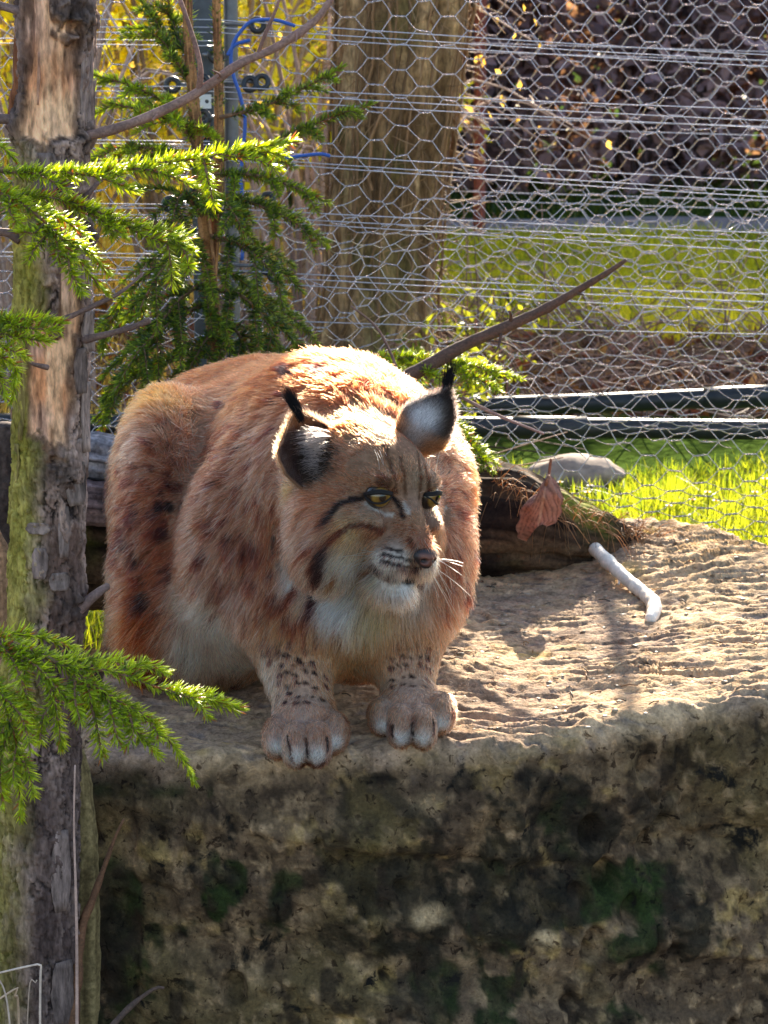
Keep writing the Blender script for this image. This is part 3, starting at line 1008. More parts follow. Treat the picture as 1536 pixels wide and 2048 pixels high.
# length and lift
L = 0.022 * (1 + 0.25 * wave[:, 0])
L = lerp(L, 0.032, smooth(0.3, 0.2, root[:, 2]) * 0.5)
L = lerp(L, 0.0095, legw)
L = lerp(L, 0.0090, pawf)
bel = np.exp(-(np.linalg.norm((root - P(440, 1260, 3.6)) / np.array((0.12, 0.2, 0.10)), axis=1)) ** 2)
L = L * (1 + 0.5 * bel)
L = lerp(L, 0.015, head)
L = lerp(L, 0.0072, face)
ruff = np.exp(-((np.abs(hl[:, 1]) - 0.068) / 0.03) ** 2 - ((hl[:, 2] + 0.05) / 0.035) ** 2 - ((hl[:, 0] - 0.02) / 0.045) ** 2)
L = lerp(L, 0.055, np.clip(ruff * 1.3, 0, 1))
L = lerp(L, 0.014, chin * face * 0.9)
throat = np.exp(-(np.linalg.norm((root - Hd(0.03, 0, -0.11)) / 0.06, axis=1)) ** 2)
L = lerp(L, 0.045, throat * 0.8)
L = L * rng.uniform(0.65, 1.25, NHAIR)
lift = lerp(0.42, 0.30, head)
lift = lerp(lift, 0.36, face)
lift = lift + 0.15 * vnoise(root * 60, 330)
dirn = unit(comb * np.cos(lift)[:, None] + nrm * np.sin(lift)[:, None])
curl = comb * 0.55 - nrm * 0.45 + np.array((0, 0, -0.35)) + 0.25 * rng.normal(0, 1, (NHAIR, 3))
s4 = np.array((0, 0.3, 0.65, 1.0))
pts = root[:, None, :] - nrm[:, None, :] * 0.0015 + (dirn[:, None, :] * s4[None, :, None] + curl[:, None, :] * 0.30 * (s4 ** 2)[None, :, None]) * L[:, None, None]
cc = coat(root + comb * (L * 0.48)[:, None])
grz = rng.random(NHAIR)
var = lerp(rng.uniform(0.70, 1.25, NHAIR), np.where(grz < 0.16, 1.55, np.where(grz > 0.86, 0.45, 1.0)), 0.55 * (1 - pawf) * (1 - 0.0 * face))
var = var * (1 + 0.28 * tuft[:, 0])
loc = root - P(560, 1000, 3.6)
cl = loc - comb * (loc * comb).sum(1, keepdims=True) * 0.72
spk = (1 + 0.5 * face) * vnoise(cl * (330 - 80 * face)[:, None], 340) + 0.6 * vnoise(cl * 620, 341)
var = var * (1 + 0.74 * np.clip(spk, -1, 1) * (1 + 0.1 * face))
cc = np.clip(cc ** np.array((1.17, 1.53, 1.58)) * np.array((1.06, 1.06, 1.08)) * var[:, None], 0.008, 0.9)
frost = (rng.random(NHAIR) < 0.09) * (1 - 0.5 * face) * (1 - 0.5 * pawf) * smooth(0.50, 0.42, root[:, 2])
cc = lerp(cc, np.array((0.72, 0.60, 0.50)), (frost * 0.75)[:, None])
cc = cc * (1 + 0.05 * rng.normal(0, 1, (NHAIR, 3)))
wid = lerp(0.00042, 0.00030, face) * rng.uniform(0.7, 1.3, NHAIR)
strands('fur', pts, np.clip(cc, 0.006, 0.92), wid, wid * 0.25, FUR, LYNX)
# skin under the fur takes the coat's tint; the ear hollow's shading is painted in
sc_ = coat(LV) * 0.55 * (0.12 + 0.88 * smooth(0.85, 1.2, np.linalg.norm((LV - EAR_AT) / np.array((0.034, 0.045, 0.036)), axis=1)))[:, None]
at = LYNX.data.attributes['Col']
c4 = np.ones((len(LV), 4), np.float32)
c4[:, :3] = sc_
at.data.foreach_set('color', c4.ravel())

# ------------------------------------------------------------------ ears, tufts, eyes, nose, whiskers
ear_mat = mat_attr('ear_skin', 0.85, 300, 0.3, 0.3, 0.001, 0.2)
for ei, (V, f1, f2, e, s, t, base, tip) in enumerate(EARS):
    rows, colsn = t.shape
    sp = np.broadcast_to(np.clip(s, 0, 1), t.shape).ravel()
    tv = t.ravel()
    if ei == 0:
        ci = lerp(np.array((0.05, 0.025, 0.018)), np.array((0.30, 0.12, 0.05)), smooth(0.55, 0.9, sp)[:, None])  # near black low inside: shading of the hollow put into the colour
        co = lerp(np.array((0.32, 0.14, 0.06)), np.array((0.03, 0.02, 0.018)), smooth(0.80, 1.0, sp)[:, None])
    else:
        ci = np.ones((len(sp), 1)) * np.array((0.25, 0.13, 0.07))
        co = np.ones((len(sp), 1)) * np.array((0.02, 0.016, 0.016))
    wpatch = np.exp(-((sp - 0.30) / 0.26) ** 2 - ((tv + 0.25) / 0.42) ** 2)
    co = lerp(np.array((0.20, 0.10, 0.05)), co, smooth(-0.02, 0.14, sp)[:, None])
    co = lerp(co, np.array((0.55, 0.52, 0.52)), np.clip(wpatch * 1.5, 0, 1)[:, None] * (1.0 if ei else 0.4))
    mesh_obj('ear', V, [np.vstack((f1, f2, e))], ear_mat, LYNX, np.vstack((ci, co)))
    # short hair on both sides, long pale hair inside the near ear
    N = rows * colsn
    axis = unit(tip - base)
    for side, ff, cf in ((0, f1, ci), (1, f2 - N, co)):
        VV = V[:N] if side == 0 else V[N:]
        nh = 9000
        rt, kk, T2 = tri_sample(VV, ff, nh, lambda c, n: np.ones(len(c)))
        nn = unit(np.cross(VV[T2[kk, 1]] - VV[T2[kk, 0]], VV[T2[kk, 2]] - VV[T2[kk, 0]]))
        mid = VV.mean(0)
        ch = cf[T2[kk, 0]] * rng.uniform(0.6, 1.4, (nh, 1))
        ln = rng.uniform(0.005, 0.012, nh)
        dd = unit(axis + 0.45 * nn + 0.3 * rng.normal(0, 1, (nh, 3)))
        pp = rt[:, None, :] + dd[:, None, :] * (s4[None, :, None] * ln[:, None, None])
        w = np.full(nh, 0.00026)
        strands('ear_fur', pp, np.clip(ch * 1.3, 0.006, 0.9), w, w * 0.3, FUR, LYNX)
    if ei == 0:
        nh = 900
        ins = rng.random(nh)
        b0 = base + np.array((1.0, 0.15, 0)) * rng.uniform(0.010, 0.036, (nh, 1)) + axis * rng.uniform(-0.020, 0.045, (nh, 1)) + np.array((0, 1.0, 0)) * rng.uniform(-0.012, 0.004, (nh, 1))
        dd = unit(np.array((-0.9, -0.45, 0.25)) + 0.25 * rng.normal(0, 1, (nh, 3)))
        ln = rng.uniform(0.018, 0.040, nh)
        pp = b0[:, None, :] + dd[:, None, :] * (s4[None, :, None] * ln[:, None, None]) + (s4 ** 2)[None, :, None] * np.array((0, 0, -0.006))
        w = np.full(nh, 0.00028)
        strands('inner_ear_hair', pp, np.clip(np.array((0.46, 0.31, 0.24)) * rng.uniform(0.5, 1.3, (nh, 1)), 0, 0.9), w, w * 0.3, FUR, LYNX)
    nh = 520
    tdir = unit(axis + (-0.35 * HF if ei == 0 else 0.12 * HL))
    tdir = unit(P(568, 770, tip[1] + 0.02) - tip) if ei == 0 else unit(P(905, 733, tip[1] + 0.01) - tip)
    rt = tip - axis * rng.uniform(0.0, 0.012, (nh, 1)) + 0.0022 * rng.normal(0, 1, (nh, 3))
    ln = rng.uniform(0.014, 0.042, nh)
    sp5 = np.linspace(0, 1, 5)
    pp = rt[:, None, :] + (tdir + 0.10 * rng.normal(0, 1, (nh, 3)))[:, None, :] * (sp5[None, :, None] * ln[:, None, None])
    w = np.full(nh, 0.00024)
    strands('ear_tuft', pp, np.full((nh, 3), 0.012), w, w * 0.4, TUFT, LYNX)


def sphere(c, r, seg=32, rings=20, M=None):
    th = np.linspace(0, math.pi, rings)
    ph = np.linspace(0, 2 * math.pi, seg, endpoint=False)
    v = np.stack((np.cos(th)[:, None] * np.ones(seg)[None, :], np.sin(th)[:, None] * np.cos(ph)[None, :], np.sin(th)[:, None] * np.sin(ph)[None, :]), -1)
    v = v.reshape(-1, 3) * np.asarray(r)
    M = np.eye(3) if M is None else M
    v = v @ M.T + c
    i, j = np.meshgrid(np.arange(rings - 1), np.arange(seg), indexing='ij')
    a = (i * seg + j).ravel()
    b = (i * seg + (j + 1) % seg).ravel()
    return v, np.stack((a, a + seg, b + seg, b), -1)


k = NT('eye_glass')
eb = k.n('BsdfPrincipled', None, Base_Color=k.attr(), Roughness=0.04)
eb.inputs['Coat Weight'].default_value = 0.2
eye_mat = k.end(eb.outputs[0])
lid_mat = mat_plain('eyelid_skin', (0.010, 0.008, 0.008), 0.65, 0, 0.25)
for si, c in enumerate(EYE):
    sg = -1 if si == 0 else 1
    look = unit(HF * 0.96 + HL * sg * 0.28 - HU * 0.02)
    a2 = unit(np.cross(look, HU))
    M = np.stack((look, a2, np.cross(look, a2)), 1)
    v, f = sphere(c, EYE_R, 48, 40, M)
    ca = np.arccos(np.clip((unit(v - c) @ look), -1, 1))
    radial = fbm(unit(v - c) * 14, 3, 401)
    colr = lerp(np.array((0.10, 0.045, 0.008)), np.array((0.19, 0.105, 0.020)), smooth(0.24, 0.62, ca + 0.15 * radial)[:, None])
    colr = lerp(colr, np.array((0.05, 0.025, 0.006)), smooth(0.76, 0.90, ca)[:, None])
    colr = lerp(colr, np.array((0.02, 0.014, 0.010)), smooth(0.90, 0.98, ca)[:, None])
    colr = lerp(colr, np.array((0.003, 0.003, 0.003)), smooth(0.30, 0.25, ca)[:, None])
    mesh_obj('eye', v, [f], eye_mat, LYNX, colr)
    # dark lid rims: an almond round the opening
    rim = MB()
    fr = unit(HF * 0.80 + HL * sg * 0.55)
    ax = unit(HL * sg - fr * np.dot(HL * sg, fr))
    az = unit(np.cross(fr, ax)); az = az if az @ HU > 0 else -az
    for part in (0, 1):
        tt = np.linspace(-1, 1, 15)
        x = tt * 0.0172
        if part == 0:
            z = 0.0050 * (1 - tt ** 2) - 0.0022 * tt * 1.0 + 0.0008
        else:
            z = -0.0084 * (1 - np.abs(tt) ** 2.2) - 0.0022 * tt * 1.0 + 0.0008
        dpt = np.sqrt(np.maximum((EYE_R + 0.0006) ** 2 - x ** 2 - z ** 2, 1e-8))
        pp = c + ax * x[:, None] + az * z[:, None] + fr * dpt[:, None]
        rim.tube(pp, (0.0021 if part == 0 else 0.0014) * (1 - 0.45 * np.abs(tt) ** 3), 8)
        if part == 0:      # skin fold above, hiding the top of the ball
            for q in range(1, 3):
                z2 = z + 0.0013 * q
                d2 = np.sqrt(np.maximum((EYE_R + 0.0008 + 0.0004 * q) ** 2 - x ** 2 - z2 ** 2, 1e-8))
                rim.tube(c + ax * x[:, None] + az * z2[:, None] + fr * d2[:, None], 0.0016 * (1 - 0.4 * np.abs(tt) ** 3), 6)
    rim.build('eyelid', lid_mat, LYNX)

# nose leather
NC = Hd(0.1485, 0, -0.0475)
v, f = sphere(np.zeros(3), 1.0, 40, 30)
x, y, z = v[:, 0], v[:, 1], v[:, 2]
wy = 0.0182 * (0.55 + 0.45 * smooth(-1.0, 0.4, z))
v = np.stack((x * 0.0085 - 0.004 * y * y, y * wy, z * 0.0126), 1)
for sg in (-1, 1):
    d = np.sqrt(((v[:, 1] - sg * 0.0072) / 0.0042) ** 2 + ((v[:, 2] + 0.002) / 0.0032) ** 2)
    v[:, 0] -= 0.006 * smooth(1.3, 0.4, d) * (x > 0)
d0 = np.abs(v[:, 1]) / 0.0012
v[:, 0] -= 0.0018 * smooth(1.0, 0.0, d0) * (z < 0.1) * (x > 0)
dn = np.minimum(*[np.sqrt(((v[:, 1] - sg * 0.0072) / 0.0042) ** 2 + ((v[:, 2] + 0.002) / 0.0032) ** 2) for sg in (-1, 1)])
nc = lerp(np.array((0.15, 0.055, 0.036)), np.array((0.014, 0.010, 0.010)), np.clip(smooth(0.35, 0.75, z) + smooth(0.62, 0.92, np.abs(y)) + smooth(1.1, 0.7, dn) + smooth(-0.5, -0.8, z), 0, 1)[:, None])
mesh_obj('nose', v @ HM.T + NC, [f], mat_attr('nose_leather', 0.55, 900, 0.2, 0.5, 0.0008, 0.5), LYNX, nc)

# whiskers and brow hairs
wh = []
for sg in (-1, 1):
    for q in range(16 if sg < 0 else 13):
        b = Hd(0.108 + rng.uniform(-0.018, 0.006), sg * (0.034 + rng.uniform(-0.006, 0.004)), -0.053 + rng.uniform(-0.012, 0.010))
        d = unit(-0.35 * HF + sg * HL * 0.8 + HU * rng.uniform(-0.9, 0.15)) if sg < 0 else unit(0.25 * HF + HL * 0.8 + HU * rng.uniform(-1.1, 0.2))
        ln = rng.uniform(0.03, 0.075)
        sp5 = np.linspace(0, 1, 7)
        wh.append(b + (d * sp5[:, None] + np.array((0, 0, -0.22)) * (sp5 ** 2)[:, None]) * ln)
    for q in range(4):
        b = Hd(0.088, sg * (0.026 + 0.006 * q), 0.032 + 0.002 * q)
        d = unit(HU * 1.0 - HF * 0.1 + sg * HL * rng.uniform(-0.5, 0.5))
        sp5 = np.linspace(0, 1, 7)
        wh.append(b + (d * sp5[:, None] + (-HF * 0.3 + sg * HL * 0.3) * (sp5 ** 2)[:, None]) * rng.uniform(0.022, 0.040))
wh = np.array(wh)
w = np.full(len(wh), 0.00034)
strands('whiskers', wh, np.full((len(wh), 3), 0.75), w, w * 0.35, FUR, LYNX)
# ------------------------------------------------------------------ dead peeling tree beside the boulder
bark_mat = mat_attr('bark', 0.92, 170, 0.6, 1.0, 0.005, 0.1, (1, 1, 0.3))
twig_mat = mat_attr('twig_bark', 0.8, 300, 0.4, 0.5, 0.0015, 0.3)

TY = 3.20
prof = np.array([(-1500, 128, 52), (-260, 112, 68), (0, 111, 70), (150, 108, 68), (250, 104, 67), (300, 104, 66), (430, 104, 66), (640, 104, 68), (800, 102, 67), (1000, 97, 69), (1250, 91, 70), (1450, 78, 78), (1650, 74, 81), (2048, 71, 82), (2500, 68, 90), (2950, 66, 100)], float)


def dead_tree():
    root = thing('dead_tree', 'slim dead tree trunk with pinkish peeled bark and bare broken twigs', 'tree', P(71, 2500, TY))
    ny, nt = 1225, 150
    py = np.linspace(-1500, 2950, ny)
    cx, hw = np.interp(py, prof[:, 0], prof[:, 1]), np.interp(py, prof[:, 0], prof[:, 2])
    ctr = np.array([P(a, b, TY) for a, b in zip(cx, py)])
    rad = hw / FPX * TY * 1.02
    th = np.linspace(0, 2 * math.pi, nt, endpoint=False)      # 0 = towards viewer, positive = screen right
    dirs = np.stack((np.sin(th), -np.cos(th), 0 * th), -1)
    base = ctr[:, None, :] + dirs[None] * rad[:, None, None]
    u = np.where(th > math.pi, th - 2 * math.pi, th)[None, :] / (math.pi / 2) + 0 * py[:, None]     # -1 .. 1 over the visible half
    yy = py[:, None] + 0 * u
    wob = fbm(base * np.array((40, 40, 14)), 4, 501)
    uw, yw = u + 0.22 * wob, yy + 60 * fbm(base * np.array((60, 60, 60)), 3, 502)

    def box(u0, u1, y0, y1, su=0.06, sy=16):
        return smooth(u0 - su, u0 + su, uw) * smooth(u1 + su, u1 - su, uw) * smooth(y0 - sy, y0 + sy, yw) * smooth(y1 + sy, y1 - sy, yw)

    peel = box(-0.50, 0.42, -400, 285)
    peel = np.maximum(peel, box(0.20, 0.58, 430, 660))
    peel = np.maximum(peel, box(-0.35, 0.42, 640, 885))
    peel = np.maximum(peel, box(0.0, 0.3, 395, 440))
    peel = peel * (1 - box(0.02, 0.9, -90, 62)) * (1 - box(1.4, 3.0, -900, 3000) * 0)
    back = smooth(1.05, 1.25, np.abs(u))
    peel = peel * (1 - back)
    # bark plates
    wp = base + 0.01 * wob[..., None]
    f1, f2, cid = worley((wp + 0.006 * np.stack([fbm(base * 70, 3, 505 + q_) for q_ in range(3)], -1)) * np.array((75, 75, 20)), 511)
    g1, g2, gid = worley(wp * np.array((160, 160, 85)), 521)
    crack = smooth(0.11, 0.02, f2 - f1) * smooth(-0.3, 0.2, fbm(base * 40, 3, 513))
    crack2 = smooth(0.12, 0.02, g2 - g1)
    knot = sum(np.exp(-((u - a) / c) ** 2 - ((yy - b) / d) ** 2) for a, b, c, d in ((0.45, 25, 0.5, 55), (0.25, 930, 0.35, 42), (-0.75, 240, 0.3, 40), (0.8, 268, 0.3, 36), (0.62, 1200, 0.35, 45), (0.75, 470, 0.3, 30)))
    bark_h = 0.0018 + 0.0022 * cid - 0.0026 * crack - 0.0014 * crack2 + 0.0022 * fbm(base * np.array((120, 120, 60)), 4, 531) + 0.006 * knot * (1 + 0.7 * fbm(base * 90, 3, 541))
    grain = fbm(base * np.array((130, 130, 9)), 4, 551)
    split = smooth(0.30, 0.42, fbm(base * np.array((60, 60, 6)), 3, 556))
    wood_h = -0.0032 + 0.0010 * grain - 0.0020 * split
    hgt = lerp(bark_h * 1.5, wood_h * 1.3, peel) + rad[:, None] * 0.05 * fbm(base * np.array((18, 18, 9)), 3, 597)
    v = base + dirs[None] * hgt[..., None]
    c1 = fbm(base * np.array((30, 30, 16)), 4, 561)[..., None]
    bark = lerp(np.array((0.14, 0.085, 0.066)), np.array((0.37, 0.25, 0.20)), smooth(-0.35, 0.5, c1 + (cid[..., None] - 0.5) * 0.8))
    bark = lerp(bark, np.array((0.03, 0.022, 0.02)), (np.clip(crack * 0.9 + 0.5 * crack2 * smooth(-0.2, 0.3, c1[..., 0]), 0, 1))[..., None])
    moss = smooth(0.15, -0.45, u + 0.25 * c1[..., 0]) * smooth(250, 420, yy + 60 * c1[..., 0])
    moss = moss * (1 - 0.6 * smooth(1500, 1700, yy) * smooth(-0.9, -0.3, u))
    bark = lerp(bark, lerp(np.array((0.26, 0.23, 0.035)), np.array((0.46, 0.39, 0.085)), smooth(-0.3, 0.4, fbm(base * 60, 3, 571))[..., None]), (moss * 0.85)[..., None])
    bark = lerp(bark, np.array((0.045, 0.035, 0.032)), (np.clip(knot, 0, 1) * 0.75)[..., None])
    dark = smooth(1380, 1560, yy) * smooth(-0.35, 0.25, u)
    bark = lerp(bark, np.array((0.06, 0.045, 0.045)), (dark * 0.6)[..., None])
    wood = lerp(np.array((0.62, 0.27, 0.13)), np.array((0.92, 0.54, 0.31)), smooth(-0.4, 0.4, c1 + 0.5 * grain[..., None]))
    wood = lerp(wood, np.array((0.66, 0.43, 0.33)), (smooth(0.0, 0.5, fbm(base * np.array((22, 22, 10)), 3, 581)) * 0.7)[..., None])
    wood = lerp(wood, np.array((0.12, 0.06, 0.04)), (split * 0.75)[..., None])
    edge = np.clip(4 * peel * (1 - peel), 0, 1)[..., None]
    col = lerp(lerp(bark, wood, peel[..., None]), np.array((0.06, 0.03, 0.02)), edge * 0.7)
    i, j = np.meshgrid(np.arange(ny - 1), np.arange(nt), indexing='ij')
    a, b = (i * nt + j).ravel(), (i * nt + (j + 1) % nt).ravel()
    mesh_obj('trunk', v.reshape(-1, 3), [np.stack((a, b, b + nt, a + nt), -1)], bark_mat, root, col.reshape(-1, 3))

    def surf(uu, y, lift=0.0):
        c = P(np.interp(y, prof[:, 0], prof[:, 1]), y, TY)
        r = np.interp(y, prof[:, 0], prof[:, 2]) / FPX * TY * 1.02 + lift
        a = uu * math.pi / 2
        return c + np.array((math.sin(a), -math.cos(a), 0)) * r

    # loose flakes of bark, each a thin curled plate of its own
    flakes = [(0.72, 40, 260, 0.16, 0.0035, 0), (0.85, 160, 260, 0.12, 0.005, 0), (0.20, 105, 190, 0.26, 0.001, 1), (-0.18, 100, 205, 0.03, 0.002, 2), (0.78, 430, 540, 0.16, 0.005, 3), (0.55, 505, 585, 0.08, 0.006, 1),
              (0.80, 620, 700, 0.16, 0.006, 3), (0.62, 690, 780, 0.14, 0.004, 0), (0.80, 760, 900, 0.13, 0.004, 3), (0.70, 870, 930, 0.20, 0.003, 3), (0.55, 915, 1000, 0.20, 0.005, 3),
              (-0.10, 1030, 1052, 0.22, 0.003, 3), (0.28, 1130, 1165, 0.18, 0.004, 3), (-0.05, 1080, 1140, 0.14, 0.002, 0), (0.35, 1000, 1100, 0.10, 0.002, 0), (-0.5, 700, 870, 0.10, 0.002, 4), (-0.62, 880, 960, 0.12, 0.002, 4),
              (0.1, 1560, 1700, 0.20, 0.003, 0), (-0.4, 1720, 1830, 0.22, 0.003, 4), (0.45, 1640, 1800, 0.16, 0.003, 0), (-0.1, 1850, 1980, 0.22, 0.003, 0), (0.5, 1900, 2030, 0.2, 0.004, 0), (-0.7, 1580, 1700, 0.15, 0.003, 4),
              (-0.05, 300, 380, 0.24, 0.002, 0), (0.45, 320, 400, 0.20, 0.002, 0), (-0.55, 310, 400, 0.18, 0.002, 4), (-0.5, 500, 600, 0.18, 0.002, 4), (-0.1, 560, 640, 0.14, 0.002, 4)]
    pal = [(0.20, 0.145, 0.125), (0.34, 0.23, 0.18), (0.36, 0.19, 0.12), (0.26, 0.19, 0.16), (0.27, 0.21, 0.07)]
    flakes = [f for i_, f in enumerate(flakes) if i_ not in (2, 17, 18, 20, 22, 24, 26, 27)]
    for (uc, y0, y1, du, lift, pc) in flakes:
        mb = MB()
        nr, ncol = 9, 6
        vv = np.zeros((2, nr, ncol, 3))
        for r_ in range(nr):
            t = r_ / (nr - 1)
            wv = 0.9 * du * (0.30 + 0.80 * math.sin(math.pi * (0.10 + 0.80 * t)) ** 0.7) * (1 + 0.10 * rng.uniform(-1, 1))
            for c_ in range(ncol):
                s = c_ / (ncol - 1) * 2 - 1
                l = 0.0035 + lift * (0.25 + 0.9 * abs(t - 0.4) + 0.7 * max(s, 0) ** 2) + 0.0006 * rng.uniform(-1, 1)
                y = y0 + (y1 - y0) * t
                vv[0, r_, c_] = surf(uc + wv * s, y, l)
                vv[1, r_, c_] = surf(uc + wv * s, y, l - 0.0022)
        idx = np.arange(nr * ncol).reshape(nr, ncol)
        q = np.stack((idx[:-1, :-1], idx[:-1, 1:], idx[1:, 1:], idx[1:, :-1]), -1).reshape(-1, 4)
        N = nr * ncol
        ring = np.concatenate((idx[0, :], idx[1:, -1], idx[-1, -2::-1], idx[-2:0:-1, 0]))
        rn = np.roll(ring, -1)
        side = np.stack((ring, ring + N, rn + N, rn), -1)
        base_c = np.array(pal[pc]) * rng.uniform(0.8, 1.2)
        cv = base_c * (1 + 0.55 * fbm(np.vstack((vv.reshape(-1, 3),)) * np.array((150, 150, 40)), 3, 595))[:, None]
        mb.add(vv.reshape(-1, 3), q, np.clip(cv, 0.01, 0.8))
        mb.faces((q + N)[:, ::-1])
        mb.faces(side)
        mb.build('bark_flake', bark_mat, root)
    # long loose slab of reddish bark hanging off the edge
    mb = MB()
    sl = catmull([P(62, -40, TY - 0.01), P(48, 60, TY - 0.012), P(40, 150, TY - 0.012), P(28, 245, TY - 0.005)], 30)
    for lay, rr, cc in ((0, 0.0085, (0.20, 0.075, 0.035)), (1, 0.0055, (0.40, 0.19, 0.10))):
        off = np.array((0.006 * lay, -0.006 * lay, 0))
        w = rr * (1 + 0.35 * vnoise(sl * 60 + lay * 9, 5))
        mb.tube(sl + off, w, 9, np.array(cc) * (1 + 0.3 * vnoise(sl * 90, 6))[:, None])
    mb.build('bark_slab', bark_mat, root)

    def limb(pts, r0, r1, col=(0.20, 0.12, 0.10), knots=True, name='branch'):
        c = catmull(np.array(pts), 46)
        r = np.linspace(r0, r1, 46)
        if knots:
            r = r * (1 + 0.16 * vnoise(c * 55, 13) + 0.22 * smooth(0.5, 0.8, vnoise(c * 30, 14)))
        cv = np.array(col) * (1 + 0.35 * vnoise(c * 50, 15))[:, None]
        mb = MB()
        mb.tube(c, r, 9, cv)
        return mb

    Yb = TY - 0.02
    m = limb([P(168, 272, Yb), P(215, 262, Yb + 0.005), P(300, 232, Yb + 0.02), P(395, 185, Yb + 0.03), P(475, 130, Yb + 0.03), P(560, 90, Yb + 0.04), P(640, 30, Yb + 0.05), P(690, -60, Yb + 0.06)], 0.0062, 0.0040, (0.24, 0.14, 0.11))
    br = m.build('branch', twig_mat, root)
    for pts, r0, r1 in (([P(398, 182, Yb + .03), P(400, 130, Yb + .02), P(378, 50, Yb + .02), P(345, -40, Yb + .02)], 0.0034, 0.0020),
                        ([P(515, 110, Yb + .035), P(530, 70, Yb + .03), P(555, 10, Yb + .03), P(570, -50, Yb + .03)], 0.0026, 0.0015),
                        ([P(430, 160, Yb + .03), P(440, 150, Yb + .02), P(425, 140, Yb + .01)], 0.0018, 0.0008),
                        ([P(318, 225, Yb + .02), P(305, 240, Yb + .01)], 0.0022, 0.001),
                        ([P(595, 65, Yb + .04), P(592, 84, Yb + .03)], 0.0018, 0.0008)):
        limb(pts, r0, r1, (0.26, 0.14, 0.11)).build('twig', twig_mat, br)
    for pts, r0, r1 in (([P(60, 30, Yb), P(25, 18, Yb), P(-40, 0, Yb)], 0.0058, 0.005), ([P(45, 250, Yb), P(10, 238, Yb), P(-50, 240, Yb)], 0.006, 0.0052), ([P(40, 480, Yb), P(15, 466, Yb), P(-40, 462, Yb)], 0.006, 0.005),
                        ([P(125, 640, Yb - .03), P(180, 615, Yb - .03), P(240, 585, Yb - .02), P(285, 548, Yb)], 0.0036, 0.0016), ([P(165, 680, Yb), P(200, 672, Yb), P(262, 655, Yb), P(300, 640, Yb)], 0.0048, 0.003),
                        ([P(150, 440, Yb - .03), P(166, 430, Yb - .04), P(160, 415, Yb - .05)], 0.006, 0.003), ([P(172, 395, Yb), P(190, 372, Yb), P(212, 352, Yb)], 0.0036, 0.0018), ([P(150, 1225, Yb), P(190, 1190, Yb), P(215, 1172, Yb + .02)], 0.0075, 0.005),
                        ([P(95, 735, Yb - .04), P(60, 725, Yb - .06), P(50, 705, Yb - .07)], 0.003, 0.0012)):
        limb(pts, r0, r1, (0.19, 0.12, 0.10)).build('branch', twig_mat, root)
    return root


dead_tree()

# ------------------------------------------------------------------ spruces
needle_mat = mat_leaf('spruce_needle', 0.58, 0.33, 3.6, 0.6)


class Needles:
    def __init__(self):
        self.p, self.d, self.l, self.c, self.w = [], [], [], [], []

    def along(self, pts, ln=0.013, per_m=1500, tint=0.5, flat=0.55, up=np.array((0, 0, 1.0)), w=0.00095):
        seg = np.linalg.norm(np.diff(pts, axis=0), axis=1)
        L = seg.sum()
        n = max(int(L * per_m), 6)
        s = np.sort(rng.random(n)) * L
        cum = np.concatenate(([0], np.cumsum(seg)))
        i = np.clip(np.searchsorted(cum, s, 'right') - 1, 0, len(seg) - 1)
        f = ((s - cum[i]) / np.maximum(seg[i], 1e-9))[:, None]
        p = pts[i] * (1 - f) + pts[i + 1] * f
        t = unit(pts[i + 1] - pts[i])
        sd = np.cross(t, up)
        sd = unit(sd + 1e-4)
        uu = np.cross(sd, t)
        a = rng.uniform(0, 2 * math.pi, n)
        rad = unit(sd * np.cos(a)[:, None] + uu * (np.sin(a) * flat + 0.18)[:, None])
        end = smooth(0.80, 1.0, s / L)
        ang = lerp(rng.normal(0.95, 0.15, n), rng.normal(0.45, 0.2, n), end)
        d = unit(t * np.cos(ang)[:, None] + rad * np.sin(ang)[:, None] + 0.05 * rng.normal(0, 1, (n, 3)))
        q = s / L
        young = np.clip(tint + 0.35 * q + 0.25 * rng.normal(0, 1, n), 0, 1)[:, None]
        c = lerp(np.array((0.030, 0.075, 0.026)), np.array((0.24, 0.32, 0.030)), young) * rng.uniform(0.75, 1.25, (n, 1))
        c = np.where(rng.random((n, 1)) < 0.05, np.array((0.20, 0.11, 0.04)), c)
        self.p.append(p); self.d.append(d); self.c.append(c)
        self.l.append(ln * rng.uniform(0.75, 1.15, n) * (1 - 0.15 * end))
        self.w.append(np.full(n, w))

    def build(self, parent):
        p, d, l, c, w = (np.concatenate(x) for x in (self.p, self.d, self.l, self.c, self.w))
        n = len(p)
        a = unit(np.cross(d, np.array((0.3, 0.2, 0.93))))
        b = np.cross(d, a)
        bend = 0.10 * l[:, None] * unit(b * rng.normal(0, 1, (n, 1)) + np.array((0, 0, 0.6)))
        V = np.zeros((n, 7, 3))
        for k in range(3):
            o = a * math.cos(2.094 * k) + b * math.sin(2.094 * k)
            V[:, k] = p + o * (w * 0.55)[:, None]
            V[:, 3 + k] = p + d * (l * 0.55)[:, None] + bend * 0.4 + o * w[:, None]
        V[:, 6] = p + d * l[:, None] + bend
        o = np.arange(n)[:, None, None] * 7
        f4 = (o + np.array([[0, 1, 4, 3], [1, 2, 5, 4], [2, 0, 3, 5]])[None]).reshape(-1, 4)
        f3 = (o + np.array([[3, 4, 6], [4, 5, 6], [5, 3, 6]])[None]).reshape(-1, 3)
        ob = mesh_obj('needles', V.reshape(-1, 3), [f4, f3], needle_mat, parent, np.repeat(c, 7, axis=0))
        ob['kind'] = 'stuff'
        return ob


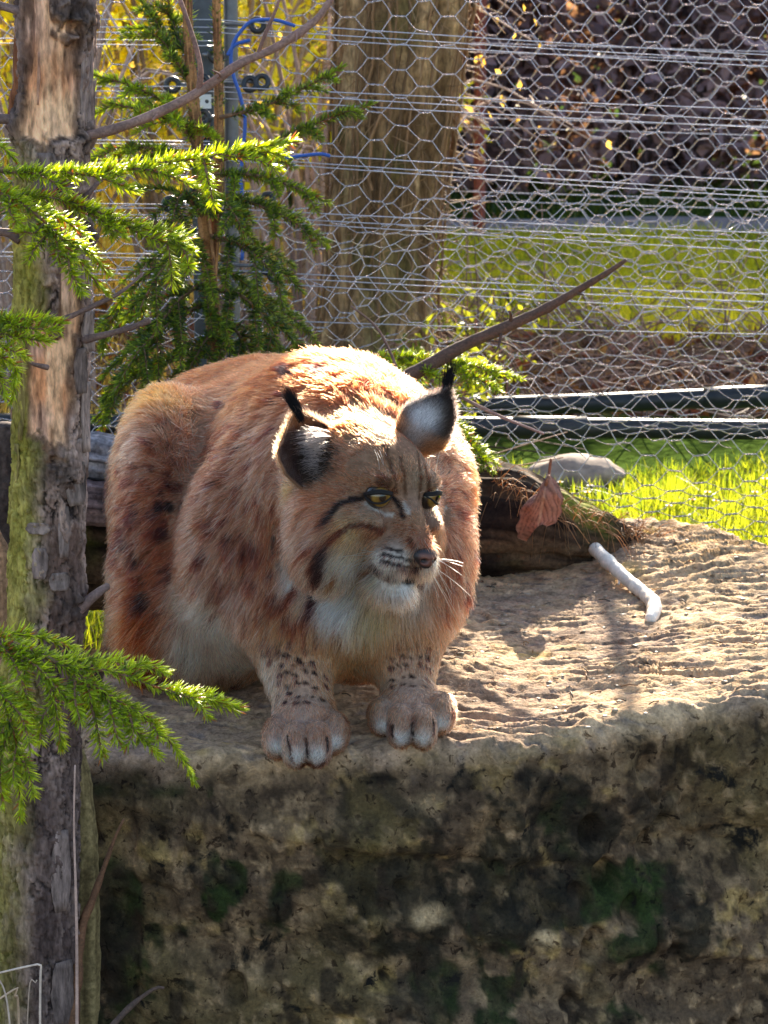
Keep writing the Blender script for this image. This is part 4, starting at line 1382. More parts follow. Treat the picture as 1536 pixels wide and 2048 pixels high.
def bough(parent, pts, r0=0.004, subs=(), auto=0, spread=0.10, droop=0.35, tint=0.5, ln=0.0155, up=np.array((0, 0, 1.0)), name='branch', per_m=2100, start=0.1, col=(0.20, 0.11, 0.06), flat=0.55):
    """a needle-covered branch; subs are hand-placed side shoots, auto adds alternate ones"""
    c = catmull(np.array(pts), 40)
    wood, nd = MB(), Needles()
    wood.tube(c, np.linspace(r0, r0 * 0.3, 40), 6, np.array(col))
    nd.along(c[int(40 * start):], ln, per_m, tint, flat, up)
    for q in subs:
        cs = catmull(np.array(q), 16)
        wood.tube(cs, np.linspace(r0 * 0.5, r0 * 0.22, 16), 5, np.array(col))
        nd.along(cs, ln, per_m, tint, flat, up)
    Ltot = np.linalg.norm(np.diff(c, axis=0), axis=1).sum()
    for k in range(auto):
        f = start + (0.90 - start) * (k + 0.5 + rng.uniform(-0.3, 0.3)) / auto
        i = int(np.clip(f * 39, 1, 38))
        t = unit(c[i + 1] - c[i - 1])
        sd = unit(np.cross(t, up)) * (1 if k % 2 else -1)
        L = spread * (1.15 - 0.75 * f) * rng.uniform(0.7, 1.2)
        d = unit(t * 0.75 + sd * 0.8 + 0.12 * rng.normal(0, 1, 3))
        s = np.linspace(0, 1, 12)[:, None]
        cs = c[i] + d * s * L + np.array((0, 0, -droop)) * s ** 2 * L
        wood.tube(cs, np.linspace(r0 * 0.4, r0 * 0.2, 12), 5, np.array(col))
        nd.along(cs, ln, per_m, tint, flat, up)
    o = wood.build(name, twig_mat, parent)
    nd.build(o)
    return o


def spruces():
    # spruce whose trunk stands just outside the picture; its boughs reach in before the dead tree
    t = thing('spruce_tree', 'bright green spruce whose sunlit boughs hang in front of the dead tree', 'tree', (-0.86, 3.05, -0.6))
    mb = MB()
    zz = np.linspace(-0.65, 2.6, 60)
    cc = np.stack((-0.86 + 0.02 * np.sin(zz * 2), 3.05 + 0 * zz, zz), -1)
    mb.tube(cc, np.interp(zz, [-0.65, 2.6], [0.06, 0.03]) * (1 + 0.08 * vnoise(cc * 20, 3)), 14, np.array((0.16, 0.10, 0.07)) * (1 + 0.3 * vnoise(cc * 40, 4))[:, None])
    mb.build('trunk', bark_mat, t)

    def A(*q):
        return [P(x, y, d) for x, y, d in q]
    bough(t, A((-640, 200, 3.05), (-300, 300, 3.02), (0, 342, 2.98), (130, 345, 2.97), (250, 335, 2.97), (330, 325, 2.97), (420, 312, 2.97), (510, 295, 2.98), (585, 283, 2.99)), 0.0042,
          [A((40, 343, 2.98), (85, 352, 2.96), (135, 382, 2.95)), A((255, 336, 2.97), (320, 345, 2.95), (388, 372, 2.94)), A((405, 313, 2.97), (415, 355, 2.95), (428, 412, 2.94)), A((440, 308, 2.97), (505, 318, 2.96), (556, 338, 2.95)),
           A((120, 345, 2.97), (190, 352, 2.95), (270, 382, 2.94)), A((460, 303, 2.98), (520, 302, 2.99), (572, 312, 3.0)), A((-80, 335, 3.0), (-20, 370, 2.97), (40, 392, 2.95))], 5, 0.06, 0.4, 0.75, start=0.3)
    bough(t, A((-640, 260, 3.03), (-300, 330, 2.98), (-60, 370, 2.94), (40, 405, 2.92), (100, 455, 2.91), (150, 510, 2.90), (190, 560, 2.90), (210, 585, 2.90)), 0.0040,
          [A((90, 445, 2.91), (70, 465, 2.89), (42, 462, 2.88)), A((105, 460, 2.91), (75, 490, 2.89), (58, 520, 2.88)), A((60, 420, 2.92), (110, 430, 2.94), (170, 470, 2.95)), A((135, 490, 2.9), (140, 540, 2.88), (165, 585, 2.87)), A((120, 475, 2.9), (175, 500, 2.92), (215, 545, 2.93)),
           A((20, 395, 2.92), (20, 425, 2.9), (40, 450, 2.89))], 4, 0.07, 0.5, 0.62, start=0.4)
    bough(t, A((-640, 330, 3.1), (-200, 370, 3.06), (0, 385, 3.05), (120, 400, 3.04), (200, 425, 3.03), (270, 450, 3.03), (340, 473, 3.03), (385, 500, 3.03)), 0.0038,
          [A((235, 438, 3.03), (285, 470, 3.02), (320, 480, 3.01)), A((330, 470, 3.03), (340, 520, 3.02), (345, 570, 3.02)), A((300, 460, 3.03), (350, 465, 3.04), (380, 478, 3.05)), A((150, 408, 3.04), (210, 445, 3.02), (245, 470, 3.0)), A((350, 478, 3.03), (372, 510, 3.02), (378, 540, 3.0))], 6, 0.05, 0.6, 0.6, start=0.35)
    bough(t, A((-640, 560, 2.95), (-200, 630, 2.92), (-40, 640, 2.9), (60, 638, 2.89), (122, 645, 2.88)), 0.0034,
          [A((-20, 640, 2.9), (50, 655, 2.88), (115, 660, 2.87)), A((-60, 645, 2.9), (20, 672, 2.88), (98, 682, 2.87)), A((-60, 650, 2.9), (0, 690, 2.88), (50, 712, 2.88))], 4, 0.05, 0.3, 0.7, start=0.4)
    bough(t, A((-640, 620, 2.95), (-120, 690, 2.91), (-20, 705, 2.9), (30, 735, 2.9), (25, 800, 2.9)), 0.003,
          [A((-50, 700, 2.9), (-10, 740, 2.89), (10, 790, 2.89))], 3, 0.05, 0.5, 0.65, start=0.4)
    bough(t, A((-640, 150, 3.1), (-120, 240, 3.06), (-10, 285, 3.05), (30, 320, 3.05)), 0.003, [], 4, 0.06, 0.4, 0.6, start=0.4)
    bough(t, A((-640, 1120, 2.95), (-250, 1220, 2.9), (-40, 1268, 2.87), (60, 1300, 2.85), (150, 1345, 2.84), (225, 1395, 2.83), (300, 1440, 2.83), (350, 1495, 2.83), (388, 1560, 2.83)), 0.0048,
          [A((120, 1330, 2.84), (230, 1345, 2.84), (330, 1380, 2.84), (410, 1395, 2.85), (480, 1415, 2.86)), A((330, 1380, 2.84), (390, 1400, 2.83), (415, 1435, 2.83)), A((70, 1305, 2.85), (105, 1390, 2.82), (122, 1490, 2.81)), A((165, 1355, 2.84), (190, 1440, 2.82), (205, 1515, 2.81)),
           A((180, 1365, 2.84), (250, 1440, 2.82), (315, 1510, 2.81)), A((0, 1285, 2.86), (30, 1330, 2.83), (60, 1410, 2.81)), A((240, 1345, 2.84), (290, 1330, 2.86), (330, 1345, 2.87)), A((100, 1320, 2.85), (190, 1320, 2.87), (260, 1325, 2.88)), A((-40, 1270, 2.87), (60, 1270, 2.89), (150, 1295, 2.9)),
           A((255, 1415, 2.83), (265, 1460, 2.81), (255, 1490, 2.8)), A((-20, 1280, 2.87), (70, 1330, 2.83), (150, 1420, 2.81)), A((110, 1400, 2.82), (85, 1440, 2.81), (80, 1480, 2.8)), A((350, 1385, 2.84), (420, 1400, 2.86), (475, 1422, 2.87)), A((215, 1390, 2.83), (225, 1440, 2.81), (235, 1480, 2.8)),
           A((150, 1345, 2.84), (150, 1400, 2.81), (160, 1440, 2.8))], 10, 0.045, 0.5, 0.72, start=0.33)
    bough(t, A((-640, 1180, 2.9), (-200, 1280, 2.85), (-60, 1330, 2.82), (0, 1390, 2.80), (30, 1480, 2.79), (38, 1560, 2.79), (42, 1635, 2.79)), 0.0042,
          [A((-10, 1380, 2.8), (40, 1430, 2.78), (62, 1500, 2.77)), A((-60, 1340, 2.82), (-30, 1450, 2.79), (-15, 1560, 2.78)), A((20, 1450, 2.79), (0, 1530, 2.78), (5, 1610, 2.77)), A((32, 1500, 2.79), (55, 1540, 2.78), (66, 1590, 2.78)), A((20, 1440, 2.79), (-10, 1490, 2.78), (-30, 1540, 2.77))], 4, 0.06, 0.7, 0.68, start=0.4)

    # young two-stemmed spruce behind the lynx
    SY = 4.55
    y2 = thing('young_spruce', 'dark green young spruce with two orange-brown stems standing behind the lynx', 'tree', P(430, 960, SY))

    def stem(q, r0, r1):
        c = catmull(np.array([P(x, y, d) for x, y, d in q]), 120)
        mb = MB()
        for k in range(1):
            col = lerp(np.array((0.16, 0.07, 0.03)), np.array((0.42, 0.21, 0.08)), smooth(-0.4, 0.5, vnoise(c * np.array((60, 60, 60)), 21))[:, None])
            mb.tube(c, np.linspace(r0, r1, 120) * (1 + 0.10 * vnoise(c * 70, 22)), 10, col)
        # ridges running down the stem
        for k in range(7):
            a = k / 7 * 2 * math.pi
            off = np.array((math.cos(a), math.sin(a), 0))
            mb.tube(c + off * (np.linspace(r0, r1, 120) * 0.86)[:, None] + 0.0008 * np.stack([vnoise(c * 40 + k * 5, 30 + m) for m in range(3)], 1), np.linspace(r0, r1, 120) * 0.22, 5, np.array((0.34, 0.16, 0.06)) * rng.uniform(0.6, 1.3))
        s = mb.build('stem', twig_mat, y2)
        nd = Needles()
        nd.along(c[60:], 0.019, 900, 0.15, 1.0, np.array((0.0, 1.0, 0.1)))
        nd.build(s)
    stem([(432, 960, SY), (428, 700, SY), (420, 560, SY), (408, 440, SY), (396, 300, SY), (385, 180, SY), (376, 60, SY), (372, -120, SY)], 0.0135, 0.007)
    stem([(424, 560, SY + .01), (432, 420, SY + .02), (437, 260, SY + .02), (436, 120, SY + .02), (428, -120, SY + .02)], 0.008, 0.0065)
    B = []

    def b(*q, **kw):
        a = dict(r0=0.0042, auto=kw.pop('auto', 6), spread=kw.pop('spread', 0.10), droop=0.35, tint=kw.pop('tint', 0.18), ln=0.016, start=0.08, per_m=1900)
        a.update(kw)
        bough(y2, [P(x, y, d) for x, y, d in q], **a)
    b((395, 300, SY), (340, 215, SY - .05), (270, 175, SY - .08), (190, 150, SY - .1), tint=0.45)
    b((400, 330, SY), (320, 300, SY - .06), (240, 295, SY - .1), (185, 320, SY - .12), tint=0.3)
    b((392, 260, SY), (330, 235, SY - .1), (260, 215, SY - .15), (215, 205, SY - .18), tint=0.5)
    b((385, 180, SY), (340, 100, SY), (310, 40, SY), (285, 5, SY), tint=0.2)
    b((380, 120, SY), (350, 60, SY + .05), (330, -30, SY + .05), tint=0.2)
    b((440, 235, SY), (520, 215, SY - .02), (600, 180, SY - .04), (684, 135, SY - .06), tint=0.25, spread=0.07)
    b((438, 320, SY), (520, 300, SY - .03), (610, 255, SY - .05), (742, 208, SY - .08), tint=0.2, spread=0.12)
    b((420, 350, SY), (510, 350, SY - .08), (590, 375, SY - .12), (655, 405, SY - .14), tint=0.35, spread=0.09)
    b((420, 400, SY), (500, 405, SY - .06), (580, 440, SY - .1), (652, 482, SY - .12), tint=0.25, spread=0.10)
    b((415, 470, SY), (480, 490, SY - .05), (540, 540, SY - .08), (575, 590, SY - .1), tint=0.15)
    b((410, 440, SY), (370, 390, SY - .05), (350, 420, SY - .1), (345, 480, SY - .12), tint=0.1)
    b((412, 480, SY), (360, 500, SY - .08), (310, 560, SY - .12), (270, 640, SY - .15), tint=0.2, spread=0.13)
    b((420, 560, SY), (370, 590, SY - .06), (320, 650, SY - .1), (280, 740, SY - .12), tint=0.15, spread=0.13)
    b((424, 600, SY), (350, 640, SY - .1), (280, 700, SY - .15), (225, 790, SY - .18), tint=0.15, spread=0.13)
    b((424, 580, SY), (480, 590, SY - .05), (530, 640, SY - .08), (560, 700, SY - .1), tint=0.1, spread=0.12)
    b((426, 640, SY), (470, 660, SY - .05), (500, 710, SY - .08), (520, 770, SY - .1), tint=0.1, spread=0.12)
    b((426, 660, SY), (400, 700, SY - .1), (370, 760, SY - .12), (350, 820, SY - .14), tint=0.1, spread=0.12)
    b((418, 540, SY), (460, 545, SY + .05), (520, 590, SY + .08), (600, 660, SY + .1), tint=0.2, spread=0.12)
    b((405, 420, SY), (440, 400, SY - .15), (470, 430, SY - .2), (490, 480, SY - .22), tint=0.2, spread=0.08)
    b((428, 700, SY), (330, 720, SY - .06), (250, 770, SY - .1), (190, 840, SY - .1), tint=0.15, spread=0.13)
    b((415, 500, SY), (330, 560, SY + .05), (240, 620, SY + .1), (200, 700, SY + .1), tint=0.2, spread=0.13)
    b((428, 680, SY), (540, 700, SY + .02), (620, 720, SY), (700, 760, SY), tint=0.2, spread=0.10)
    # cut spruce bough lying over the log
    c3 = thing('spruce_bough', 'yellow-green cut spruce bough lying on the log behind the lynx', 'branch', P(800, 740, 4.25))
    bough(c3, [P(x, y, d) for x, y, d in ((640, 720, 4.45), (760, 715, 4.4), (880, 720, 4.35), (960, 735, 4.32), (1040, 758, 4.3))], 0.004, [[P(x, y, d) for x, y, d in ((800, 716, 4.4), (860, 745, 4.3), (915, 790, 4.25))], [P(x, y, d) for x, y, d in ((900, 722, 4.35), (960, 760, 4.28), (1000, 785, 4.25))]], 10, 0.09, 0.45, 0.6, ln=0.016, name='twig')
    bough(c3, [P(x, y, d) for x, y, d in ((830, 810, 4.35), (900, 850, 4.25), (950, 900, 4.18), (985, 945, 4.12))], 0.004, [], 8, 0.07, 0.4, 0.55, ln=0.016, name='twig')


spruces()
# ------------------------------------------------------------------ logs behind the lynx, leaf, sticks
def log_mesh(name, ctrl, radii, parent, mat, colf, seed, n=170, sides=64, amp=0.012, groove=0.004, squash=1.0):
    c = catmull(np.array(ctrl), n)
    s = np.linspace(0, 1, n)
    kx = np.concatenate(([0], np.cumsum(np.linalg.norm(np.diff(np.array(ctrl), axis=0), axis=1))))
    r = np.interp(s, kx / kx[-1], radii) if len(radii) == len(ctrl) else np.interp(s, np.linspace(0, 1, len(radii)), radii)
    t, a, b = frames(c)
    th = np.linspace(0, 2 * math.pi, sides, endpoint=False)
    d = a[:, None] * np.cos(th)[None, :, None] + b[:, None] * np.sin(th)[None, :, None]
    p = c[:, None] + d * r[:, None, None]
    lon = np.stack((s[:, None] * 6 + 0 * th, np.cos(th)[None] * 5 + 0 * s[:, None], np.sin(th)[None] * 5 + 0 * s[:, None]), -1)
    h = amp * fbm(p * 9, 4, seed) + groove * fbm(lon * np.array((0.7, 3, 3)), 3, seed + 9) - groove * 1.6 * smooth(0.25, 0.5, fbm(lon * np.array((0.4, 2.2, 2.2)), 3, seed + 19)) + 0.002 * fbm(p * 90, 2, seed + 29)
    v = p + d * h[..., None]
    col = colf(v, lon, th, s)
    i, j = np.meshgrid(np.arange(n - 1), np.arange(sides), indexing='ij')
    q0, q1 = (i * sides + j).ravel(), (i * sides + (j + 1) % sides).ravel()
    f = np.stack((q0, q1, q1 + sides, q0 + sides), -1)
    V = np.vstack((v.reshape(-1, 3), c[0] - t[0] * 0.004, c[-1] + t[-1] * 0.004))
    C = np.vstack((col.reshape(-1, 3), col[0].mean(0), col[-1].mean(0)))
    N = n * sides
    js = np.arange(sides)
    ks = (js + 1) % sides
    t3 = np.vstack((np.stack((ks, js, np.full(sides, N)), -1), np.stack((N - sides + js, N - sides + ks, np.full(sides, N + 1)), -1)))
    return mesh_obj(name, V, [f, t3], mat, parent, C)


def rot_col(v, lon, th, s):
    a = fbm(v * 14, 4, 601)[..., None]
    b = fbm(lon * np.array((0.8, 4, 4)), 3, 611)[..., None]
    c = lerp(np.array((0.016, 0.010, 0.008)), np.array((0.12, 0.072, 0.042)), smooth(-0.4, 0.5, a * 0.7 + b))
    up = smooth(0.15, 0.36, v[..., 2:3])
    m = smooth(-0.05, 0.35, fbm(v * 10, 4, 621))[..., None] * smooth(0.12, 0.25, v[..., 2:3] + 0.06 * a)
    c = lerp(c, np.array((0.20, 0.21, 0.03)), m * 0.9)
    return c


def grey_col(v, lon, th, s):
    b = fbm(lon * np.array((0.5, 6, 6)), 4, 631)[..., None]
    a = fbm(v * 20, 3, 641)[..., None]
    c = lerp(np.array((0.20, 0.18, 0.18)), np.array((0.48, 0.45, 0.46)), smooth(-0.35, 0.4, b + 0.4 * a))
    return lerp(c, np.array((0.04, 0.03, 0.03)), smooth(0.28, 0.5, b) * 0.9)


wood_mat = mat_attr('rotten_wood', 0.92, 150, 0.5, 0.7, 0.004, 0.12)
LOG = log_mesh('fallen_log', [P(-260, 1010, 4.12), P(0, 1020, 4.14), P(200, 1050, 4.17), P(560, 1060, 4.27), P(860, 1050, 4.29), P(1010, 1050, 4.22), P(1130, 1074, 4.22), P(1240, 1098, 4.28), P(1350, 1106, 4.36), P(1430, 1112, 4.42)],
               [0.125, 0.125, 0.125, 0.125, 0.122, 0.088, 0.060, 0.040, 0.024, 0.012], None, wood_mat, rot_col, 650, 260, 72, 0.016, 0.006)
tag(LOG, 'dark rotten mossy log lying across the boulder behind the lynx', 'log')
g = log_mesh('weathered_log', [P(-240, 870, 4.06), P(0, 893, 4.05), P(120, 905, 4.05), P(225, 918, 4.06), P(330, 930, 4.08)], [0.036, 0.036, 0.035, 0.034, 0.03], None, wood_mat, grey_col, 670, 110, 40, 0.004, 0.005)
tag(g, 'silver grey weathered log lying on top of the dark log beside the dead tree', 'log')
b_ = log_mesh('brown_log', [P(-240, 985, 4.0), P(0, 992, 4.0), P(120, 1000, 4.0), P(235, 1012, 4.02), P(330, 1020, 4.05)], [0.037, 0.037, 0.036, 0.034, 0.03], None, wood_mat,
              lambda v, lon, th, s: grey_col(v, lon, th, s) * np.array((0.62, 0.46, 0.42)), 680, 110, 40, 0.005, 0.005)
tag(b_, 'reddish brown split log directly below the silver grey log', 'log')
# post end beyond the dead tree
p_ = log_mesh('cut_post', [P(8, 1120, 3.93), P(6, 1000, 3.93), P(6, 900, 3.93), P(5, 848, 3.93)], [0.021, 0.021, 0.021, 0.020], None, wood_mat, lambda v, lon, th, s: grey_col(v, lon, th, s) * np.array((0.30, 0.24, 0.2)), 690, 80, 30, 0.002, 0.002)
tag(p_, 'dark upright cut post at the far side of the dead tree trunk', 'post')

# dead grass and root fibres hanging over the log
fib = MB()
for q in range(420):
    x = rng.uniform(985, 1420)
    top = np.interp(x, [960, 1000, 1130, 1250, 1390, 1430], [920, 965, 1015, 1055, 1092, 1105])
    d0 = 4.18 + rng.uniform(-0.05, 0.03) + np.interp(x, [1100, 1400], [0, 0.16])
    a = P(x, top + rng.uniform(-8, 30), d0)
    L = rng.uniform(0.02, 0.07)
    d = np.array((rng.normal(0.3, 0.6), rng.normal(-0.5, 0.4), rng.normal(0.1, 0.6)))
    pts = [a, a + unit(d) * L * 0.5 + np.array((0, 0, 0.004)), a + unit(d) * L + np.array((0, -0.004, -0.25 * L))]
    fib.tube(catmull(np.array(pts), 6), np.linspace(0.0007, 0.0003, 6), 3, np.array((0.36, 0.21, 0.10)) * rng.uniform(0.4, 1.5), cap=False)
o = fib.build('dry_grass', mat_leaf('dry_straw', 0.35, 0.6, 1.3, 0.2))
tag(o, 'matted dry brown grass over the thin end of the log', 'dry grass', None, 'stuff')

# curled dead leaf on the log
leafm = NT('dead_leaf')
c = leafm.mix(leafm.attr(), leafm.ramp(leafm.noise(140, 6, 0.6, leafm.coord()), [(0.3, 0.7), (0.7, 1.25)]), 1.0, 'MULTIPLY')
bs = leafm.n('BsdfPrincipled', None, Base_Color=c, Roughness=0.7)
tr = leafm.n('BsdfTranslucent', None, Color=leafm.mix(c, (1.6, 1.2, 0.9), 1.0, 'MULTIPLY'))
dead_leaf_mat = leafm.end(leafm.n('MixShader', None, i0=0.2, i1=bs.outputs[0], i2=tr.outputs[0]).outputs[0])


def dead_leaf():
    root = P(1076, 1052, 4.07)
    ux = np.array((1.0, 0.15, -0.05))
    uz = np.array((0.16, 0.25, 1.0))
    fy = np.array((0.0, -1.0, 0.15))
    n, m = 30, 30
    V = np.zeros((n, m, 3))
    Cc = np.zeros((n, m, 3))
    for i in range(n):
        t = i / (n - 1)
        w = float(np.interp(t, [0, 0.08, 0.25, 0.6, 0.8, 0.93, 1.0], [0.012, 0.025, 0.031, 0.030, 0.024, 0.012, 0.003])) * (1 + 0.06 * math.sin(t * 22))
        for j in range(m):
            s = j / (m - 1) * 2 - 1
            lobes = 1 + 0.10 * math.sin(s * 9 + t * 5)
            vein = abs(((abs(s) * 2.4 + t * 2.6) * 1.7) % 1 - 0.5)
            V[i, j] = root + ux * (w * s) + uz * (0.068 * t * lobes - 0.012 * s * s + 0.012 * s) + fy * (0.020 * (1 - s * s) - 0.010 * math.cos(t * 4) + 0.0016 * (vein - 0.25) * 2 + 0.014 * s * (1 - t))
            Cc[i, j] = lerp(np.array((0.14, 0.055, 0.038)), np.array((0.30, 0.14, 0.095)), smooth(0.02, 0.25, np.array(vein)))
            if abs(s) < 0.05:
                Cc[i, j] = (0.36, 0.22, 0.15)
    i, j = np.meshgrid(np.arange(n - 1), np.arange(m - 1), indexing='ij')
    q = (i * m + j).ravel()
    f = np.stack((q, q + 1, q + m + 1, q + m), -1)
    nn = unit(np.cross(np.gradient(V, axis=1), np.gradient(V, axis=0))).reshape(-1, 3)
    VV = np.vstack((V.reshape(-1, 3), V.reshape(-1, 3) + nn * 0.0006))
    N = n * m
    idx = np.arange(N).reshape(n, m)
    ring = np.concatenate((idx[0, :], idx[1:, -1], idx[-1, -2::-1], idx[-2:0:-1, 0]))
    rn = np.roll(ring, -1)
    o = mesh_obj('dead_leaf', VV, [np.vstack((f, (f + N)[:, ::-1], np.stack((ring, rn, rn + N, ring + N), -1)))], dead_leaf_mat, None, np.vstack((Cc.reshape(-1, 3),) * 2))
    tag(o, 'curled reddish brown dead leaf with upright stalk on the mossy log', 'leaf')
    mb = MB()
    mb.tube(catmull(np.array([V[-2, m // 2], V[-2, m // 2] + np.array((0.004, 0.004, 0.012)), P(1098, 950, 4.11), P(1102, 918, 4.11)]), 14), np.linspace(0.0030, 0.0022, 14), 7, np.array((0.22, 0.09, 0.05)))
    mb.build('stalk', twig_mat, o)


dead_leaf()


def stick(name, label, pts, radii, col, mat, cat='stick', subs=(), n=60, seed=5, knot=0.12):
    c = catmull(np.array(pts), n)
    r = np.interp(np.linspace(0, 1, n), np.linspace(0, 1, len(radii)), radii) * (1 + knot * vnoise(c * 70, seed))
    mb = MB()
    mb.tube(c, r, 12, np.array(col) * (1 + 0.22 * vnoise(c * 120, seed + 1))[:, None])
    o = mb.build(name, mat)
    tag(o, label, cat)
    for q in subs:
        mb = MB()
        cs = catmull(np.array(q[0]), 16)
        mb.tube(cs, np.linspace(q[1], q[1] * 0.4, 16), 6, np.array(col))
        mb.build('twig', mat, o)
    return o


pale = mat_attr('bare_pale_wood', 0.55, 220, 0.15, 0.3, 0.001, 0.4)
stick('peeled_stick', 'white peeled stick with a crooked end lying on top of the boulder', [P(1190, 1098, 4.17), P(1225, 1132, 4.10), P(1262, 1166, 4.04), P(1288, 1187, 4.00), P(1306, 1205, 3.955), P(1308, 1222, 3.92), P(1300, 1241, 3.885)],
      [0.0105, 0.0112, 0.0108, 0.0105, 0.0108, 0.0112, 0.0085], (0.72, 0.65, 0.55), pale, subs=[([P(1240, 1150, 4.08), P(1238, 1168, 4.05)], 0.004)], knot=0.15)
stick('dark_branch', 'dark bare broken branch slanting up in front of the netting behind the lynx', [P(770, 775, 4.30), P(850, 735, 4.32), P(930, 690, 4.33), P(1010, 655, 4.33), P(1090, 618, 4.33), P(1160, 578, 4.32), P(1215, 545, 4.31), P(1252, 520, 4.30)],
      [0.0095, 0.0115, 0.0105, 0.0098, 0.0092, 0.0075, 0.0055, 0.003], (0.10, 0.055, 0.038), twig_mat, 'branch',
      [([P(1020, 650, 4.33), P(1022, 632, 4.32), P(1018, 622, 4.31)], 0.0040), ([P(1005, 655, 4.33), P(998, 690, 4.31), P(990, 705, 4.3)], 0.0032), ([P(965, 680, 4.33), P(1020, 690, 4.31), P(1062, 725, 4.29)], 0.0018), ([P(1150, 585, 4.32), P(1168, 590, 4.31)], 0.003)])
stick('thin_twig', 'thin straight brown twig slanting down towards the black pipe', [P(850, 752, 4.32), P(905, 785, 4.3), P(990, 828, 4.27), P(1088, 868, 4.25)], [0.0036, 0.0032, 0.0028, 0.0018], (0.30, 0.18, 0.15), twig_mat, 'twig')
stick('wiry_twig', 'wiry brown twig rising from behind the back of the lynx', [P(798, 752, 4.3), P(785, 715, 4.3), P(762, 668, 4.3), P(738, 640, 4.3), P(702, 612, 4.3)], [0.0026, 0.0022, 0.002, 0.0014], (0.17, 0.10, 0.08), twig_mat, 'twig')
stick('small_stick', 'tiny pale stick lying near the paws on the boulder', [P(962, 1432, 3.46), P(1000, 1427, 3.475), P(1034, 1422, 3.49)], [0.0035, 0.0042, 0.003], (0.55, 0.42, 0.30), pale)

# stems and sticks standing in front of the boulder
straw_mat = mat_attr('dry_stem', 0.6, 240, 0.2, 0.3, 0.001, 0.3)
ST = []
stick('dry_stalk', 'tall straight dry stalk standing along the dead trunk', [P(153, 2760, 3.05), P(154, 2000, 3.05), P(152, 1800, 3.05), P(148, 1650, 3.06), P(150, 1530, 3.07)], [0.0024, 0.0022, 0.002, 0.0016, 0.0009], (0.46, 0.30, 0.24), straw_mat, 'stalk')
stick('bent_straw', 'pale straw snapped to a sharp corner in front of the trunk foot', [P(78, 2760, 2.95), P(80, 2050, 2.95), P(82, 1931, 2.95), P(80, 1928, 2.95), P(40, 1936, 2.95), P(-40, 1955, 2.95)], [0.0016, 0.0016, 0.0014, 0.0014, 0.0013, 0.001], (0.62, 0.48, 0.38), straw_mat, 'straw', n=90, knot=0.03)
stick('bent_straw', 'short dry straw leaning beside the snapped pale straw', [P(30, 2760, 2.96), P(38, 2080, 2.96), P(30, 1990, 2.95), P(34, 1976, 2.95), P(-20, 2010, 2.94)], [0.0022, 0.0022, 0.0018, 0.0015, 0.001], (0.50, 0.34, 0.22), straw_mat, 'straw')
stick('bent_straw', 'thin straw curving up across the trunk foot', [P(48, 2760, 2.94), P(55, 2040, 2.94), P(74, 1960, 2.94)], [0.0012, 0.0012, 0.0006], (0.42, 0.30, 0.22), straw_mat, 'straw')
stick('bent_straw', 'slanting straw running out past the picture corner', [P(40, 2760, 2.93), P(22, 2080, 2.93), P(-15, 1930, 2.93)], [0.0014, 0.0013, 0.0008], (0.5, 0.38, 0.3), straw_mat, 'straw')
stick('snapped_branch', 'orange-brown snapped branch with a pointed end leaning on the boulder face', [P(120, 2600, 3.12), P(138, 2150, 3.16), P(160, 1880, 3.20), P(185, 1800, 3.21), P(210, 1730, 3.22), P(232, 1670, 3.225), P(248, 1638, 3.23)], [0.011, 0.0105, 0.010, 0.0085, 0.007, 0.0045, 0.001], (0.15, 0.07, 0.035), twig_mat, 'branch', knot=0.25)
stick('dark_twig', 'dark twig with a ragged end at the foot of the boulder', [P(60, 2650, 3.0), P(170, 2130, 3.08), P(225, 2052, 3.1), P(270, 2005, 3.12), P(310, 1977, 3.13), P(328, 1976, 3.13)], [0.006, 0.006, 0.006, 0.0045, 0.002], (0.09, 0.055, 0.04), twig_mat, 'twig', knot=0.25)
# upright slab of split wood between trunk and boulder
s_ = log_mesh('split_wood', [P(170, 2760, 3.27), P(172, 1900, 3.27), P(172, 1700, 3.27), P(165, 1560, 3.27), P(160, 1500, 3.27)], [0.016, 0.016, 0.014, 0.010, 0.004], None, wood_mat, lambda v, lon, th, s: grey_col(v, lon, th, s) * np.array((0.62, 0.50, 0.22)), 700, 90, 26, 0.004, 0.003)
tag(s_, 'narrow upright splinter of mossy wood between the trunk and the boulder', 'wood')
l_ = log_mesh('leaning_wood', [P(-60, 2650, 3.36), P(-30, 2000, 3.4), P(0, 1500, 3.42), P(12, 1250, 3.44), P(2, 1110, 3.46), P(-8, 1060, 3.46)], [0.02, 0.02, 0.02, 0.016, 0.011, 0.004], None, wood_mat, lambda v, lon, th, s: grey_col(v, lon, th, s) * np.array((0.80, 0.50, 0.27)), 710, 90, 26, 0.003, 0.003)
tag(l_, 'light brown bare branch leaning behind the mossy side of the dead tree', 'branch')

# grit, flakes and fallen needles lying on the boulder
mb = MB()
for q in range(420):
    x, y = rng.uniform(-0.05, 0.75), rng.uniform(3.36, 4.28)
    h = on_rock(x, y)
    if h is None or h[2] < 0.06:
        continue
    if q % 3 == 0:
        a = rng.uniform(0, math.pi)
        d = np.array((math.cos(a), math.sin(a), rng.normal(0, 0.15)))
        L = rng.uniform(0.008, 0.030)
        mb.tube(np.array([h - d * L * 0.5, h + np.array((0, 0, 0.002)), h + d * L * 0.5]) + np.array((0, 0, 0.0012)), rng.uniform(0.0005, 0.0011), 4, np.array(((0.30, 0.15, 0.06), (0.42, 0.30, 0.16), (0.12, 0.08, 0.05)))[q % 9 // 3] * rng.uniform(0.7, 1.3))
    else:
        r = rng.uniform(0.0012, 0.0045)
        v, f = sphere(np.zeros(3), np.array((1.2, 1.0, 0.55)) * r, 6, 5)
        v = v * (1 + 0.3 * rng.normal(0, 1, (len(v), 1)))
        mb.add(v + h, f, np.array((0.34, 0.26, 0.18)) * rng.uniform(0.4, 1.5))
o = mb.build('rock_debris', straw_mat)
